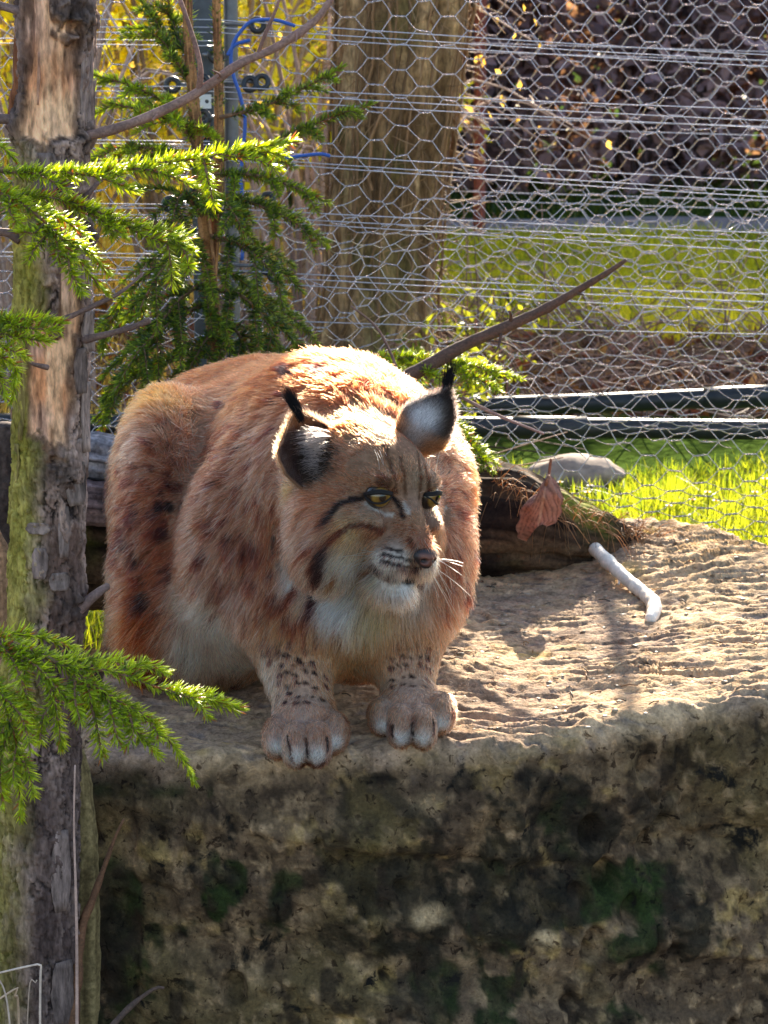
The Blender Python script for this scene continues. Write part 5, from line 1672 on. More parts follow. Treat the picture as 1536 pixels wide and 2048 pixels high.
tag(o, 'grit and fallen needles scattered over the top of the boulder', 'debris', None, 'stuff')
# ------------------------------------------------------------------ netting fence with electric wires
galv = NT('galvanised_wire')
gb = galv.n('BsdfPrincipled', None, Base_Color=(0.66, 0.58, 0.57), Roughness=0.27, Metallic=0.95)
galv_mat = galv.end(gb.outputs[0])
wire_mat = mat_plain('steel_wire', (0.60, 0.58, 0.62), 0.30, 0.9, 0.5)
blackp = mat_plain('black_plastic', (0.018, 0.019, 0.022), 0.42, 0, 0.5, 0.25, 90)
post_mat = mat_plain('dark_steel', (0.055, 0.065, 0.075), 0.45, 0.3, 0.5, 0.3, 60)
tube_mat = mat_plain('grey_tube', (0.15, 0.155, 0.165), 0.4, 0.4, 0.5, 0.2, 60)


def strips(A, B, r, bend=None):
    """thin three-sided wires from A to B (n, 3), all at once; bend adds a mid point"""
    n = len(A)
    d = unit(B - A)
    a = unit(np.cross(d, np.array((0.13, 0.9, 0.37))))
    b = np.cross(d, a)
    V = np.zeros((n, 6, 3))
    for k in range(3):
        o = (a * math.cos(2.0944 * k) + b * math.sin(2.0944 * k)) * r
        V[:, k], V[:, 3 + k] = A + o, B + o
    o = np.arange(n)[:, None, None] * 6
    f = (o + np.array([[0, 1, 4, 3], [1, 2, 5, 4], [2, 0, 3, 5]])[None]).reshape(-1, 4)
    return V.reshape(-1, 3), f


def hex_net(name, parent, u0, u1, v0, v1, w, h, shape, r=0.0008, seed=1, jit=0.0035, twist=True):
    """hexagonal netting: twisted pairs run level, single wires slant between them; shape maps (u, v) to the world"""
    pu, pv = w * 0.75, h
    nu, nv = int((u1 - u0) / pu), int((v1 - v0) / pv)
    I, J = np.meshgrid(np.arange(nu), np.arange(nv), indexing='ij')
    # one level twist per cell: centre (uc, vc); odd columns shifted half a cell
    uc = u0 + I * pu
    vc = v0 + J * pv + (I % 2) * pv * 0.5
    # shared noise per node keeps the net connected
    def node(i, j, side):
        key = np.stack((i * 1.37 + side * 0.5, j * 1.91, 0 * i + seed), -1)
        n1 = np.stack((vnoise(key * 3.1, seed), vnoise(key * 3.1 + 9, seed + 1)), -1)
        uu = u0 + i * pu + side * w * 0.19 + n1[..., 0] * jit
        vv = v0 + j * pv + (i % 2) * pv * 0.5 + n1[..., 1] * jit
        return shape(uu, vv)
    mb = MB()
    L, Rr = node(I, J, -1), node(I, J, 1)
    Lf, Rf = L.reshape(-1, 3), Rr.reshape(-1, 3)
    d = unit(Rf - Lf)
    up = np.array((0, 0, 1.0))
    out = np.cross(d, up)
    m = 5
    for ph in (0, math.pi):
        pts = []
        for k in range(m + 1):
            t = k / m
            an = ph + t * 2.6 * math.pi
            pts.append(Lf + (Rf - Lf) * t + (up * math.cos(an) + out * math.sin(an)) * r * (1.05 if twist else 0.4))
        for k in range(m):
            mb.add(*strips(pts[k], pts[k + 1], r * 1.25))
    # slanting wires: right end of (i, j) to the left ends of column i + 1 above and below
    for up_ in (0, 1):
        Jn = J + np.where(I % 2 == 1, up_, up_ - 1)
        ok = (I + 1 < nu)
        A = node(I, J, 1)[ok]
        B = node(I + 1, Jn, -1)[ok]
        mid = (A + B) / 2 + 0.0022 * np.stack([vnoise(A * 60 + q * 7, seed + 5) for q in range(3)], -1) - np.array((0, 0, 0.0012))
        mb.add(*strips(A, mid, r))
        mb.add(*strips(mid, B, r))
    o = mb.build(name, galv_mat, parent)
    o['kind'] = 'stuff'
    return o


def fence():
    FY = 5.0
    t = thing('wire_fence', 'hexagonal wire netting fence with strands of electric wire behind the lynx', 'fence', (-0.29, FY, 0))

    def front(u, v):
        # upright with soft waves; the foot rolls forward over the grass
        low = np.clip(0.10 - v, 0, None)
        y = FY + 0.035 * np.sin(u * 3.1 + 1) * smooth(0.2, 0.8, v) + 0.045 * fbm(np.stack((u * 2.4, v * 3.5, 0 * u), -1), 3, 801) * smooth(0.05, 0.5, v) - low * 1.0
        z = np.where(v < 0.10, 0.10 - low * 0.28, v) + 0.022 * fbm(np.stack((u * 3, v * 3, 0 * u + 5), -1), 3, 811) + 0.05 * (u - 0.2) * 0 - 0.012
        return np.stack((u + 0.015 * fbm(np.stack((u * 3, v * 3, 0 * u + 9), -1), 2, 821), y, z), -1)
    hex_net('netting', t, -1.5, 1.7, -0.22, 1.85, 0.060, 0.053, front, 0.0010, 31)

    def apron(u, v):
        y = FY - 0.07 + 0.05 * np.sin(v * 26 + u * 2.0) + 0.05 * fbm(np.stack((u * 3, v * 7, 0 * u), -1), 3, 831)
        z = 0.12 + v * 0.62 + 0.045 * np.sin(u * 2.1 + 0.6) + 0.05 * fbm(np.stack((u * 2.2, v * 4, 0 * u + 3), -1), 3, 841)
        return np.stack((u + 0.03 * fbm(np.stack((u * 4, v * 4, 0 * u + 7), -1), 2, 851), y, z), -1)
    hex_net('netting', t, -1.5, 1.7, 0.0, 0.78, 0.058, 0.050, apron, 0.0009, 41, 0.006)

    # electric wires in groups, sagging a touch
    def level(px, py):
        return P(px, py, FY - 0.12)
    wires = [(48, 96), (63, 108), (74, 120), (178, 205), (190, 228), (204, 243), (305, 348), (322, 370), (330, 382), (422, 452), (437, 470), (446, 490), (545, 575), (556, 592), (570, 612), (640, 655)]
    for k, (ya, yb) in enumerate(wires):
        a, b = level(600, ya), level(1536, yb)
        d = (b - a) / (b[0] - a[0])
        xs = np.linspace(-0.60, 1.8, 40)
        pts = np.array([a + d * (x - a[0]) for x in xs])
        pts[:, 1] += 0.008 * (k % 3)
        left = xs < -0.28
        pts[:, 2] = np.where(xs < -0.3, a[2] + d[2] * (-0.3 - a[0]) + (xs + 0.3) * 0.0 - d[2] * 0, pts[:, 2])
        pts[:, 2] -= 0.012 * np.sin(np.clip((xs + 0.3) / 2.1, 0, 1) * math.pi)
        mb = MB()
        mb.tube(pts, 0.0010, 5)
        mb.build('electric_wire', wire_mat, t)
    xw = level(415, 400)[0]
    # wires running on to the other side of the post
    for k, py in enumerate((82, 92, 283, 290, 410, 510, 518)):
        a = level(430, py)
        pts = np.array([a + np.array((-x, 0.004 * (k % 2), 0.012 * x)) for x in np.linspace(0, 1.1, 12)])
        mb = MB()
        mb.tube(pts, 0.0010, 5)
        mb.build('electric_wire', wire_mat, t)
    # steel post with a pale tube, black ring insulators, a blue cable and a drilled plate
    mb = MB()
    x0 = P(412, 400, FY)[0]
    for zc, hh in ((0.75, 1.5),):
        wx, wy = 0.020, 0.020
        v = np.array([(sx * wx, sy * wy, sz) for sz in (0.0, 2.3) for sy in (-1, 1) for sx in (-1, 1)]) + np.array((x0, FY - 0.05, -0.1))
        f = np.array([(0, 1, 3, 2), (4, 6, 7, 5), (0, 4, 5, 1), (2, 3, 7, 6), (0, 2, 6, 4), (1, 5, 7, 3)])
        mb.add(v, f)
    po = mb.build('post', post_mat, t, smooth_=False)
    bv = po.modifiers.new('bevel', 'BEVEL')
    bv.width = 0.003
    bv.segments = 2
    mb = MB()
    xt = P(466, 400, FY)[0]
    mb.tube(np.array([(xt + 0.012 * (z - 0.6) * 0.3, FY - 0.03, z) for z in np.linspace(0.0, 2.2, 20)]), 0.0125, 16)
    mb.build('tube_post', tube_mat, t)
    for (px, py, tilt) in ((515, 50, 0.2), (345, 170, 0.1), (432, 110, 0.0), (405, 165, 0.3), (500, 168, 0.4), (524, 164, 0.3), (545, 318, 0.2), (340, 408, 0.1), (535, 400, 0.2), (405, 235, 0.1), (415, 285, 0), (538, 535, 0.2), (550, 548, 0.2), (345, 410, 0.2), (395, 385, 0.1)):
        c = P(px, py, FY - 0.11)
        th = np.linspace(0, 2 * math.pi, 17)
        rr = 0.0108
        ring = c + np.stack((np.cos(th) * rr, np.sin(th) * rr * math.sin(tilt) - 0.0, np.sin(th) * rr), -1)
        mb = MB()
        mb.tube(ring, 0.0050, 8, cap=False)
        ins = mb.build('insulator', blackp, t)
        mb = MB()
        s = -1 if px > 412 else 1
        mb.tube(np.array([c + np.array((s * rr, 0, 0)), c + np.array((s * (rr + 0.012), 0.02, 0)), np.array((x0 - s * 0.018, FY - 0.055, c[2]))]), 0.0035, 7)
        mb.build('bolt', tube_mat, ins)
    blue = mat_plain('blue_cable', (0.02, 0.09, 0.38), 0.4, 0, 0.5)
    for q in ([(590, 52), (550, 40), (505, 42), (482, 62), (466, 88), (462, 120), (468, 155), (480, 190), (490, 240), (486, 300), (482, 360), (488, 440), (484, 520)], [(560, 318), (600, 312), (640, 308), (660, 312)], [(455, 110), (470, 90), (500, 80)]):
        mb = MB()
        mb.tube(catmull(np.array([P(x, y, FY - 0.14) for x, y in q]), 60), 0.0032, 8)
        mb.build('cable', blue, t)
    # plate with two holes, cut as real openings
    c = P(405, 203, FY - 0.13)
    mb = MB()
    a = np.linspace(0, 2 * math.pi, 33)[:-1]
    for s in (-1, 1):
        for lay, dy in ((0, 0.0), (1, 0.004)):
            pass
    outer, inner = [], []
    for s in (-1, 1):
        hole = np.stack((np.cos(a) * 0.0035 + s * 0.0075, np.sin(a) * 0.0035), -1)
        sq = np.stack((np.clip(np.cos(a) * 0.0110, -0.0075, 0.0075) + s * 0.0075, np.clip(np.sin(a) * 0.02, -0.012, 0.012)), -1)
        for dy in (0, 0.003):
            inner.append((hole, dy)); outer.append((sq, dy))
        V = []
        for pl, dy in ((hole, 0), (sq, 0), (hole, 0.003), (sq, 0.003)):
            V.append(np.stack((c[0] + pl[:, 0], np.full(32, c[1] + dy), c[2] + pl[:, 1]), -1))
        k = np.arange(32)
        kn = (k + 1) % 32
        F = np.vstack((np.stack((k, kn, kn + 32, k + 32), -1), np.stack((kn + 64, k + 64, k + 96, kn + 96), -1), np.stack((kn, k, k + 64, kn + 64), -1), np.stack((k + 32, kn + 32, kn + 96, k + 96), -1)))
        mb.add(np.vstack(V), F)
    mb.build('plate', mat_plain('pale_plate', (0.62, 0.62, 0.58), 0.5), t, smooth_=False)

    # second fence farther off, past the big tree
    t2 = thing('wire_fence', 'second netting fence standing farther back than the thick tree', 'fence', (0.6, 6.9, 0))

    def back(u, v):
        return np.stack((u, 6.9 + 0.05 * fbm(np.stack((u * 2, v * 2, 0 * u), -1), 2, 861) + 0 * v, v + 0.01 * fbm(np.stack((u * 3, v * 3, 0 * u), -1), 2, 871)), -1)
    hex_net('netting', t2, 0.0, 2.4, 0.12, 2.0, 0.058, 0.050, back, 0.00135, 51, 0.003)
    for x in (0.02, 2.38):
        mb = MB()
        mb.tube(np.array([(x, 6.92, z) for z in np.linspace(-0.1, 2.05, 8)]), 0.016, 12)
        mb.build('post', tube_mat, t2)
    for z in (0.42, 0.60, 0.78, 0.95, 1.12):
        for dz in (0, 0.022):
            mb = MB()
            mb.tube(np.array([(x, 6.87, z + dz - 0.03 * (x - 0.2)) for x in np.linspace(0.02, 2.38, 12)]), 0.0012, 5)
            mb.build('electric_wire', wire_mat, t2)


fence()

# ------------------------------------------------------------------ pipes on the ground behind the net
pipe_mat = mat_plain('dark_pipe', (0.016, 0.019, 0.022), 0.42, 0, 0.35, 0.2, 40)


def pipe(label, pts, r, cat='pipe'):
    c = catmull(np.array(pts), 60)
    mb = MB()
    mb.tube(c, r, 24)
    # screw collar where two lengths meet
    m = c[34:38]
    mb.tube(m, r * 1.14, 24)
    o = mb.build('pipe', pipe_mat)
    tag(o, label, cat)


pipe('long straight black pipe lying low along the foot of the netting', [P(-700, 842, 5.6), P(300, 848, 5.6), P(900, 853, 5.6), P(1536, 860, 5.6), P(2300, 868, 5.6)], 0.0205)
pipe('black pipe rising gently behind the straight black pipe', [P(300, 832, 5.95), P(900, 815, 5.9), P(1200, 806, 5.88), P(1536, 792, 5.85), P(2300, 765, 5.8)], 0.021)
# ------------------------------------------------------------------ what grows and stands behind the fence
leaf_mat = mat_leaf('green_leaf', 0.5, 0.5, 2.2, 0.3)
grass_mat = mat_leaf('grass_blade', 0.55, 0.45, 2.6, 0.35)
litter_mat = mat_leaf('leaf_litter', 0.3, 0.7, 1.2, 0.2)


def blades(x, y, z, hgt, wid, col, lean=0.35, parent=None, name='grass'):
    n = len(x)
    a = rng.uniform(0, 2 * math.pi, n)
    ln = np.abs(rng.normal(0, lean, n))
    d = np.stack((np.cos(a) * ln, np.sin(a) * ln, np.ones(n)), -1)
    s = np.stack((-np.sin(a + rng.normal(0, 0.8, n)), np.cos(a), 0 * a), -1) * wid[:, None] * 0.5
    p = np.stack((x, y, z), -1)
    V = np.zeros((n, 7, 3))
    for k, (t, w) in enumerate(((0.0, 0.8), (0.4, 1.0), (0.75, 0.65))):
        c = p + d * (hgt * t)[:, None] + np.stack((np.cos(a), np.sin(a), -0.4 + 0 * a), -1) * (hgt * ln * 0.9 * t * t)[:, None]
        V[:, 2 * k], V[:, 2 * k + 1] = c - s * w, c + s * w
    V[:, 6] = p + d * hgt[:, None] + np.stack((np.cos(a), np.sin(a), -0.4 + 0 * a), -1) * (hgt * ln * 0.9)[:, None]
    o = np.arange(n)[:, None, None] * 7
    f4 = (o + np.array([[0, 1, 3, 2], [2, 3, 5, 4]])[None]).reshape(-1, 4)
    f3 = (o + np.array([[4, 5, 6]])[None]).reshape(-1, 3)
    return mesh_obj(name, V.reshape(-1, 3), [f4, f3], grass_mat, parent, np.repeat(col, 7, axis=0), True)


def grass_patch(n, x0, x1, y0, y1, h0, h1, w, base, tip, keep=None, label='', seed=0, lean=0.35):
    x, y = rng.uniform(x0, x1, n), rng.uniform(y0, y1, n)
    k = fbm(np.stack((x * 2.2, y * 2.2, 0 * x + seed), -1), 3, 900 + seed)
    m = np.ones(n, bool) if keep is None else keep(x, y, k)
    x, y, k = x[m], y[m], k[m]
    h = rng.uniform(h0, h1, len(x)) * (1 + 0.4 * k)
    col = lerp(np.array(base), np.array(tip), np.clip(rng.random(len(x)) + 0.5 * k, 0, 1)[:, None])
    o = blades(x, y, ground_z(x, y) - 0.004, h, np.full(len(x), w) * rng.uniform(0.6, 1.2, len(x)), col, lean)
    tag(o, label, 'grass', None, 'stuff')
    return o


G0, G1 = (0.06, 0.11, 0.012), (0.22, 0.27, 0.02)
grass_patch(30000, -0.1, 1.5, 4.32, 5.60, 0.030, 0.085, 0.0034, G0, G1, lambda x, y, k: ((y > 4.42) | (x > 0.52)), 'bright backlit lawn between the boulder and the black pipes')
grass_patch(4000, -0.75, -0.25, 4.22, 4.9, 0.03, 0.09, 0.003, G0, G1, None, 'tuft of green grass seen under the log beside the dead tree')
grass_patch(26000, 0.0, 2.6, 7.2, 10.0, 0.03, 0.075, 0.006, (0.16, 0.20, 0.015), (0.44, 0.46, 0.04), lambda x, y, k: (y > 7.6 - 0.5 * k), 'sunny far lawn in front of the pale footpath')  # paler blades: the sunshine is put into their colour
grass_patch(5000, -1.0, 3.0, 10.6, 11.6, 0.04, 0.09, 0.010, (0.03, 0.06, 0.015), (0.08, 0.12, 0.02), None, 'far lawn coloured dark to look shaded beyond the pale footpath')  # dark blades: this lawn's shading is put into their colour
grass_patch(16000, -2.6, 0.0, 5.2, 9.8, 0.04, 0.14, 0.006, (0.20, 0.17, 0.04), (0.60, 0.50, 0.20), lambda x, y, k: k > -0.35, 'thin pale sunlit grass among the shrubs behind the post')

grass_patch(900, 0.20, 0.56, 5.10, 5.30, 0.05, 0.11, 0.0034, G0, G1, None, 'longer grass blades in front of the pale stone')
grass_patch(6000, -2.8, -0.42, 8.9, 9.8, 0.7, 1.7, 0.012, (0.34, 0.36, 0.14), (0.60, 0.64, 0.42), None, 'tall pale backlit reeds added to brighten the view behind the yellow shrubs', 0, 0.12)  # added to lighten the dark background between the shrubs

# daisies in the lawn
dm = mat_leaf('daisy_petal', 0.3, 0.6, 1.2, 0.2)
for q, (px, py) in enumerate(((1415, 985), (1385, 1000), (1432, 1002), (1205, 1028), (1175, 985), (1510, 985), (1338, 1012), (1530, 958), (1180, 972), (1120, 965))):
    Yd = (1.1 - 0.05) / math.tan(PITCH + math.atan((py - 1024) / FPX))
    c = P(px, py, Yd)
    mb = MB()
    for k in range(10):
        a = k / 10 * 2 * math.pi
        dv = np.array((math.cos(a), math.sin(a), 0.25))
        sv = np.array((-math.sin(a), math.cos(a), 0))
        mb.add(np.array([c + dv * 0.001, c + dv * 0.005 + sv * 0.0016, c + dv * 0.0078, c + dv * 0.005 - sv * 0.0016]), np.array([[0, 1, 2, 3]]), np.array((0.8, 0.8, 0.76)))
    mb.tube(np.array([c + np.array((0, 0, -0.055)), c + np.array((0.002, 0, -0.02)), c]), 0.0008, 4, np.array((0.06, 0.12, 0.02)))
    v, f = sphere(c + np.array((0, 0, 0.0012)), (0.0018, 0.0026, 0.0026), 8, 5, np.array(((0, 1, 0), (0, 0, 1), (1, 0, 0))).T)
    mb.add(v, f, np.array((0.7, 0.5, 0.03)))
    o = mb.build('daisy', dm)
    tag(o, 'small white daisy in the bright lawn beside the boulder', 'flower', 'daisies in the lawn')

# footpath
def sheet(name, x0, x1, y0, y1, z, mat, nx=60, ny=8, seed=1, wob=0.06):
    X, Y = np.meshgrid(np.linspace(x0, x1, nx), np.linspace(0, 1, ny), indexing='ij')
    e0 = y0 + wob * vnoise(np.stack((X * 2, 0 * X, 0 * X), -1), seed)
    e1 = y1 + wob * vnoise(np.stack((X * 2, 0 * X + 5, 0 * X), -1), seed)
    Yw = e0 + (e1 - e0) * Y
    Z = ground_z(X, Yw) + z
    v = np.stack((X, Yw, Z), -1).reshape(-1, 3)
    i, j = np.meshgrid(np.arange(nx - 1), np.arange(ny - 1), indexing='ij')
    q = (i * ny + j).ravel()
    return mesh_obj(name, v, [np.stack((q, q + ny, q + ny + 1, q + 1), -1)], mat)


pth = sheet('path', -4, 6, 10.05, 10.55, 0.012, mat_plain('path_gravel', (0.24, 0.20, 0.20), 0.95, 0, 0.2, 0.4, 60))
tag(pth, kind='structure')

# leaf litter and brushwood under the tree and the net
n = 5200
x = rng.uniform(-1.6, 1.7, n)
y = rng.uniform(5.3, 8.0, n)
k = fbm(np.stack((x * 1.6, y * 1.6, 0 * x), -1), 3, 951)
m = ((y > 6.15 + 0.3 * k) & (y < 7.7 + 0.5 * k)) | (x < -0.05)
x, y = x[m], y[m]
n = len(x)
z = ground_z(x, y) + rng.uniform(0.002, 0.035, n)
a = unit(rng.normal(0, 1, (n, 3)) * np.array((1, 1, 0.5)))
b = unit(np.cross(a, unit(rng.normal(0, 1, (n, 3)) + np.array((0, 0, 1.5)))))
c = np.stack((x, y, z), -1)
L = rng.uniform(0.018, 0.045, n)[:, None]
nn = np.cross(a, b)
V = np.stack((c - a * L, c + b * L * 0.55 + nn * L * 0.25, c + a * L, c - b * L * 0.55 + nn * L * 0.25), 1).reshape(-1, 3)
f = np.arange(n)[:, None] * 4
f = np.vstack((np.hstack((f, f + 1, f + 2)), np.hstack((f, f + 2, f + 3))))
pal = np.array(((0.20, 0.10, 0.05), (0.32, 0.18, 0.09), (0.12, 0.07, 0.045), (0.38, 0.25, 0.16), (0.24, 0.08, 0.05)))
o = mesh_obj('leaf_litter', V, [f], litter_mat, None, np.repeat(pal[rng.integers(0, 5, n)] * rng.uniform(0.6, 1.3, (n, 1)), 4, axis=0), False)
tag(o, 'brown fallen leaves covering the ground behind the netting', 'leaf litter', None, 'stuff')

mb = MB()
for q in range(900):
    px = rng.uniform(-1.5, 1.6)
    py_ = rng.uniform(5.3, 7.6)
    if px > 0.1 and py_ < 6.0:
        py_ += 0.7
    L = rng.uniform(0.12, 0.55)
    d = unit(np.array((rng.normal(0, 1), rng.normal(0, 0.5), abs(rng.normal(0.2, 0.55)))))
    st = np.array((px, py_, float(ground_z(np.array(px), np.array(py_))) + 0.01))
    pts = np.array([st, st + d * L * 0.5 + rng.normal(0, 0.02, 3), st + d * L + rng.normal(0, 0.04, 3) - np.array((0, 0, 0.15 * L))])
    mb.tube(catmull(pts, 6), np.linspace(0.0026, 0.0010, 6), 4, np.array((0.20, 0.12, 0.09)) * rng.uniform(0.4, 1.9), cap=False)
o = mb.build('brushwood', mat_leaf('dry_twigs', 0.12, 0.6, 1.2, 0.3))
tag(o, 'tangle of dry bramble stems and twigs behind the netting', 'brushwood', None, 'stuff')

# pale stones
stone_mat = mat_attr('pale_stone', 0.9, 60, 0.3, 0.5, 0.004, 0.2)
for q, (px, py, Y, r, lab, cc) in enumerate(((1150, 948, 5.35, (0.10, 0.07, 0.036), 'pale round stone half sunk in the grass below the black pipe', (0.25, 0.20, 0.165)),
                                             (700, 712, 6.3, (0.10, 0.08, 0.035), 'grey blue stone behind the back of the lynx', (0.30, 0.31, 0.36)))):
    v, f = sphere(np.zeros(3), r, 44, 34)
    v = v * (1 + 0.32 * fbm(v * 14 + q * 5, 5, 961 + q)[:, None])
    col = np.array(cc) * (1 + 0.35 * fbm(v * 30, 3, 971)[:, None])
    o = mesh_obj('stone', v + P(px, py, Y), [f], stone_mat, None, col)
    tag(o, lab, 'stone')


# ------------------------------------------------------------------ thick ivy-wrapped tree
def big_tree():
    TYb = 6.0
    q = [(735, 760), (748, 690), (760, 560), (772, 400), (788, 220), (806, 60), (815, -120), (850, -700), (880, -1300)]
    hw = [150, 118, 108, 108, 115, 122, 125, 110, 80]
    root = thing('tree', 'thick brown tree trunk wrapped in dead creeper stems behind the netting', 'tree', P(740, 800, TYb))
    c = catmull(np.array([P(x, y, TYb) for x, y in q]), 240)
    yy = np.linspace(0, 1, 240)
    pxy = pix(c)[1]
    r = np.interp(pxy, [p[1] for p in q][::-1], hw[::-1]) / FPX * TYb
    t, a, b = frames(c)
    th = np.linspace(0, 2 * math.pi, 110, endpoint=False)
    d = a[:, None] * np.cos(th)[None, :, None] + b[:, None] * np.sin(th)[None, :, None]
    base = c[:, None] + d * r[:, None, None]
    rid = fbm(base * np.array((34, 34, 5)), 4, 1001)
    v = base + d * (0.016 * rid + 0.006 * fbm(base * 50, 3, 1011))[..., None]
    col = lerp(np.array((0.15, 0.085, 0.04)), np.array((0.46, 0.29, 0.14)), smooth(-0.35, 0.4, rid)[..., None])
    gm = smooth(0.1, 0.45, fbm(base * 8, 3, 1021))[..., None]
    col = lerp(col, np.array((0.11, 0.10, 0.03)), gm * 0.6)
    i, j = np.meshgrid(np.arange(239), np.arange(110), indexing='ij')
    q0, q1 = (i * 110 + j).ravel(), (i * 110 + (j + 1) % 110).ravel()
    mesh_obj('trunk', v.reshape(-1, 3), [np.stack((q0, q1, q1 + 110, q0 + 110), -1)], bark_mat, root, col.reshape(-1, 3))
    mb = MB()
    for k in range(110):
        i0 = int(rng.integers(0, 150))
        i1 = min(239, i0 + int(rng.integers(30, 120)))
        an = rng.uniform(0, 2 * math.pi)
        idx = np.linspace(i0, i1, 16).astype(int)
        aa = an + np.cumsum(rng.normal(0, 0.04, 16))
        dd = a[idx] * np.cos(aa)[:, None] + b[idx] * np.sin(aa)[:, None]
        pts = c[idx] + dd * (r[idx] + 0.010 + 0.008 * rng.random(16))[:, None]
        mb.tube(pts, rng.uniform(0.0012, 0.0038), 5, np.array((0.22, 0.125, 0.06)) * rng.uniform(0.4, 1.6), cap=False)
    for k in range(1500):
        i0 = int(rng.integers(0, 235))
        an = rng.uniform(0, 2 * math.pi)
        dd = a[i0] * math.cos(an) + b[i0] * math.sin(an)
        p0 = c[i0] + dd * (r[i0] + 0.006)
        p1 = p0 + unit(dd * 0.5 + rng.normal(0, 0.7, 3) + np.array((0, 0, -0.5))) * rng.uniform(0.03, 0.12)
        mb.tube(np.array([p0, (p0 + p1) / 2 + dd * 0.012, p1]), 0.0009, 3, np.array((0.30, 0.18, 0.09)) * rng.uniform(0.4, 1.6), cap=False)
    o = mb.build('creeper_stems', mat_leaf('creeper', 0.1, 0.7, 1.0, 0.2), root)
    o['kind'] = 'stuff'
    # limbs and a loose young crown above the picture
    for k in range(9):
        i0 = int(rng.integers(150, 236))
        an = rng.uniform(0, 2 * math.pi)
        dd = np.array((math.cos(an), math.sin(an), 0.8))
        pts = catmull(np.array([c[i0], c[i0] + unit(dd) * 0.5, c[i0] + unit(dd + np.array((0, 0, 0.3))) * 1.3 + rng.normal(0, 0.1, 3)]), 16)
        m2 = MB()
        m2.tube(pts, np.linspace(0.04, 0.008, 16), 8, np.array((0.16, 0.10, 0.06)))
        m2.build('limb', bark_mat, root)
    m2 = MB()  # out-of-view limb added to cast a shadow band across the boulder top
    lp = catmull(np.array([c[150] * 0 + P(812, -20, TYb) + np.array((0.05, 0, 0.10)), (0.30, 6.25, 1.32), (0.585, 6.42, 1.155), (0.615, 6.05, 1.125), (0.61, 5.75, 1.12), (0.60, 5.45, 1.15), (0.55, 5.2, 1.2)]), 70)
    m2.tube(lp, np.linspace(0.022, 0.009, 70) * (1 + 0.3 * vnoise(lp * 14, 77)), 8, np.array((0.14, 0.09, 0.06)))
    lb = m2.build('limb', bark_mat, root)
    for i_, dv in ((34, (0.06, -0.03, 0.03)), (44, (0.07, 0.02, 0.02)), (52, (-0.06, -0.02, 0.02)), (60, (0.05, -0.06, 0.03))):
        m3 = MB()
        m3.tube(np.array([lp[i_], lp[i_] + np.array(dv) * 0.5, lp[i_] + np.array(dv)]), np.array((0.008, 0.006, 0.003)), 6, np.array((0.14, 0.09, 0.06)))
        m3.build('twig', bark_mat, lb)
    return root, c, r, a, b


BT, bc, brd, ba, bb = big_tree()


def leaf_cloud(centres, size, col0, col1, jit=0.35):
    """leaf-sized folded faces"""
    n = len(centres)
    a = unit(rng.normal(0, 1, (n, 3)))
    b = unit(np.cross(a, rng.normal(0, 1, (n, 3))))
    nn = np.cross(a, b)
    L = (np.asarray(size) * rng.uniform(0.6, 1.3, n))[:, None]
    c = centres
    V = np.stack((c - a * L, c + b * L * 0.55 + nn * L * 0.2, c + a * L, c - b * L * 0.55 + nn * L * 0.2), 1).reshape(-1, 3)
    f = np.arange(n)[:, None] * 4
    f = np.vstack((np.hstack((f, f + 1, f + 2)), np.hstack((f, f + 2, f + 3))))
    col = lerp(np.array(col0), np.array(col1), rng.random((n, 1)))
    return V, f, np.repeat(col, 4, axis=0)


def shrub(name, label, cat, x, y, height, rad, nst, nleaf, c0, c1, size, stemcol, group=None, droop=0.2, ztop=1.0, leafname='leaves', spread=1.0):
    z0 = float(ground_z(np.array(x), np.array(y)))
    t = thing(name, label, cat, (x, y, z0), group)
    mb = MB()
    ends = []
    for k in range(nst):
        an = rng.uniform(0, 2 * math.pi)
        rr = rad * math.sqrt(rng.random())
        top = np.array((x + rr * math.cos(an) * spread, y + rr * math.sin(an) * spread, z0 + height * rng.uniform(0.45, 1.0)))
        b0 = np.array((x + 0.25 * rr * math.cos(an), y + 0.25 * rr * math.sin(an), z0 - 0.03))
        mid = (b0 + top) / 2 + np.array((-0.1 * math.cos(an), -0.1 * math.sin(an), 0.12 * height)) * 0.6 + rng.normal(0, 0.03, 3)
        pts = catmull(np.array([b0, mid, top, top + np.array((math.cos(an), math.sin(an), -0.4)) * droop * height * 0.4]), 14)
        mb.tube(pts, np.linspace(0.008, 0.002, 14) * (height / 1.2) ** 0.5, 5, np.array(stemcol) * rng.uniform(0.6, 1.4), cap=False)
        ends.append(pts[3:])
        for s in range(3):
            i = int(rng.integers(4, 12))
            d = unit(rng.normal(0, 1, 3) + np.array((0, 0, 0.6))) * rng.uniform(0.10, 0.3) * height * 0.6
            tw = np.array([pts[i], pts[i] + d * 0.5 + rng.normal(0, 0.01, 3), pts[i] + d])
            mb.tube(tw, np.linspace(0.003, 0.001, 3), 4, np.array(stemcol) * rng.uniform(0.6, 1.4), cap=False)
            ends.append(catmull(tw, 6))
    mb.build('stems', twig_mat, t)
    E = np.vstack(ends)
    w = 0.25 + (E[:, 2] - z0) / height
    w = np.clip(w, 0.02, None) ** ztop
    idx = rng.choice(len(E), nleaf, p=w / w.sum())
    cen = E[idx] + rng.normal(0, 0.028, (nleaf, 3))
    V, f, col = leaf_cloud(cen, np.full(nleaf, size), c0, c1)
    o = mesh_obj(leafname, V, [f], leaf_mat, t, col, False)
    o['kind'] = 'stuff'
    return t


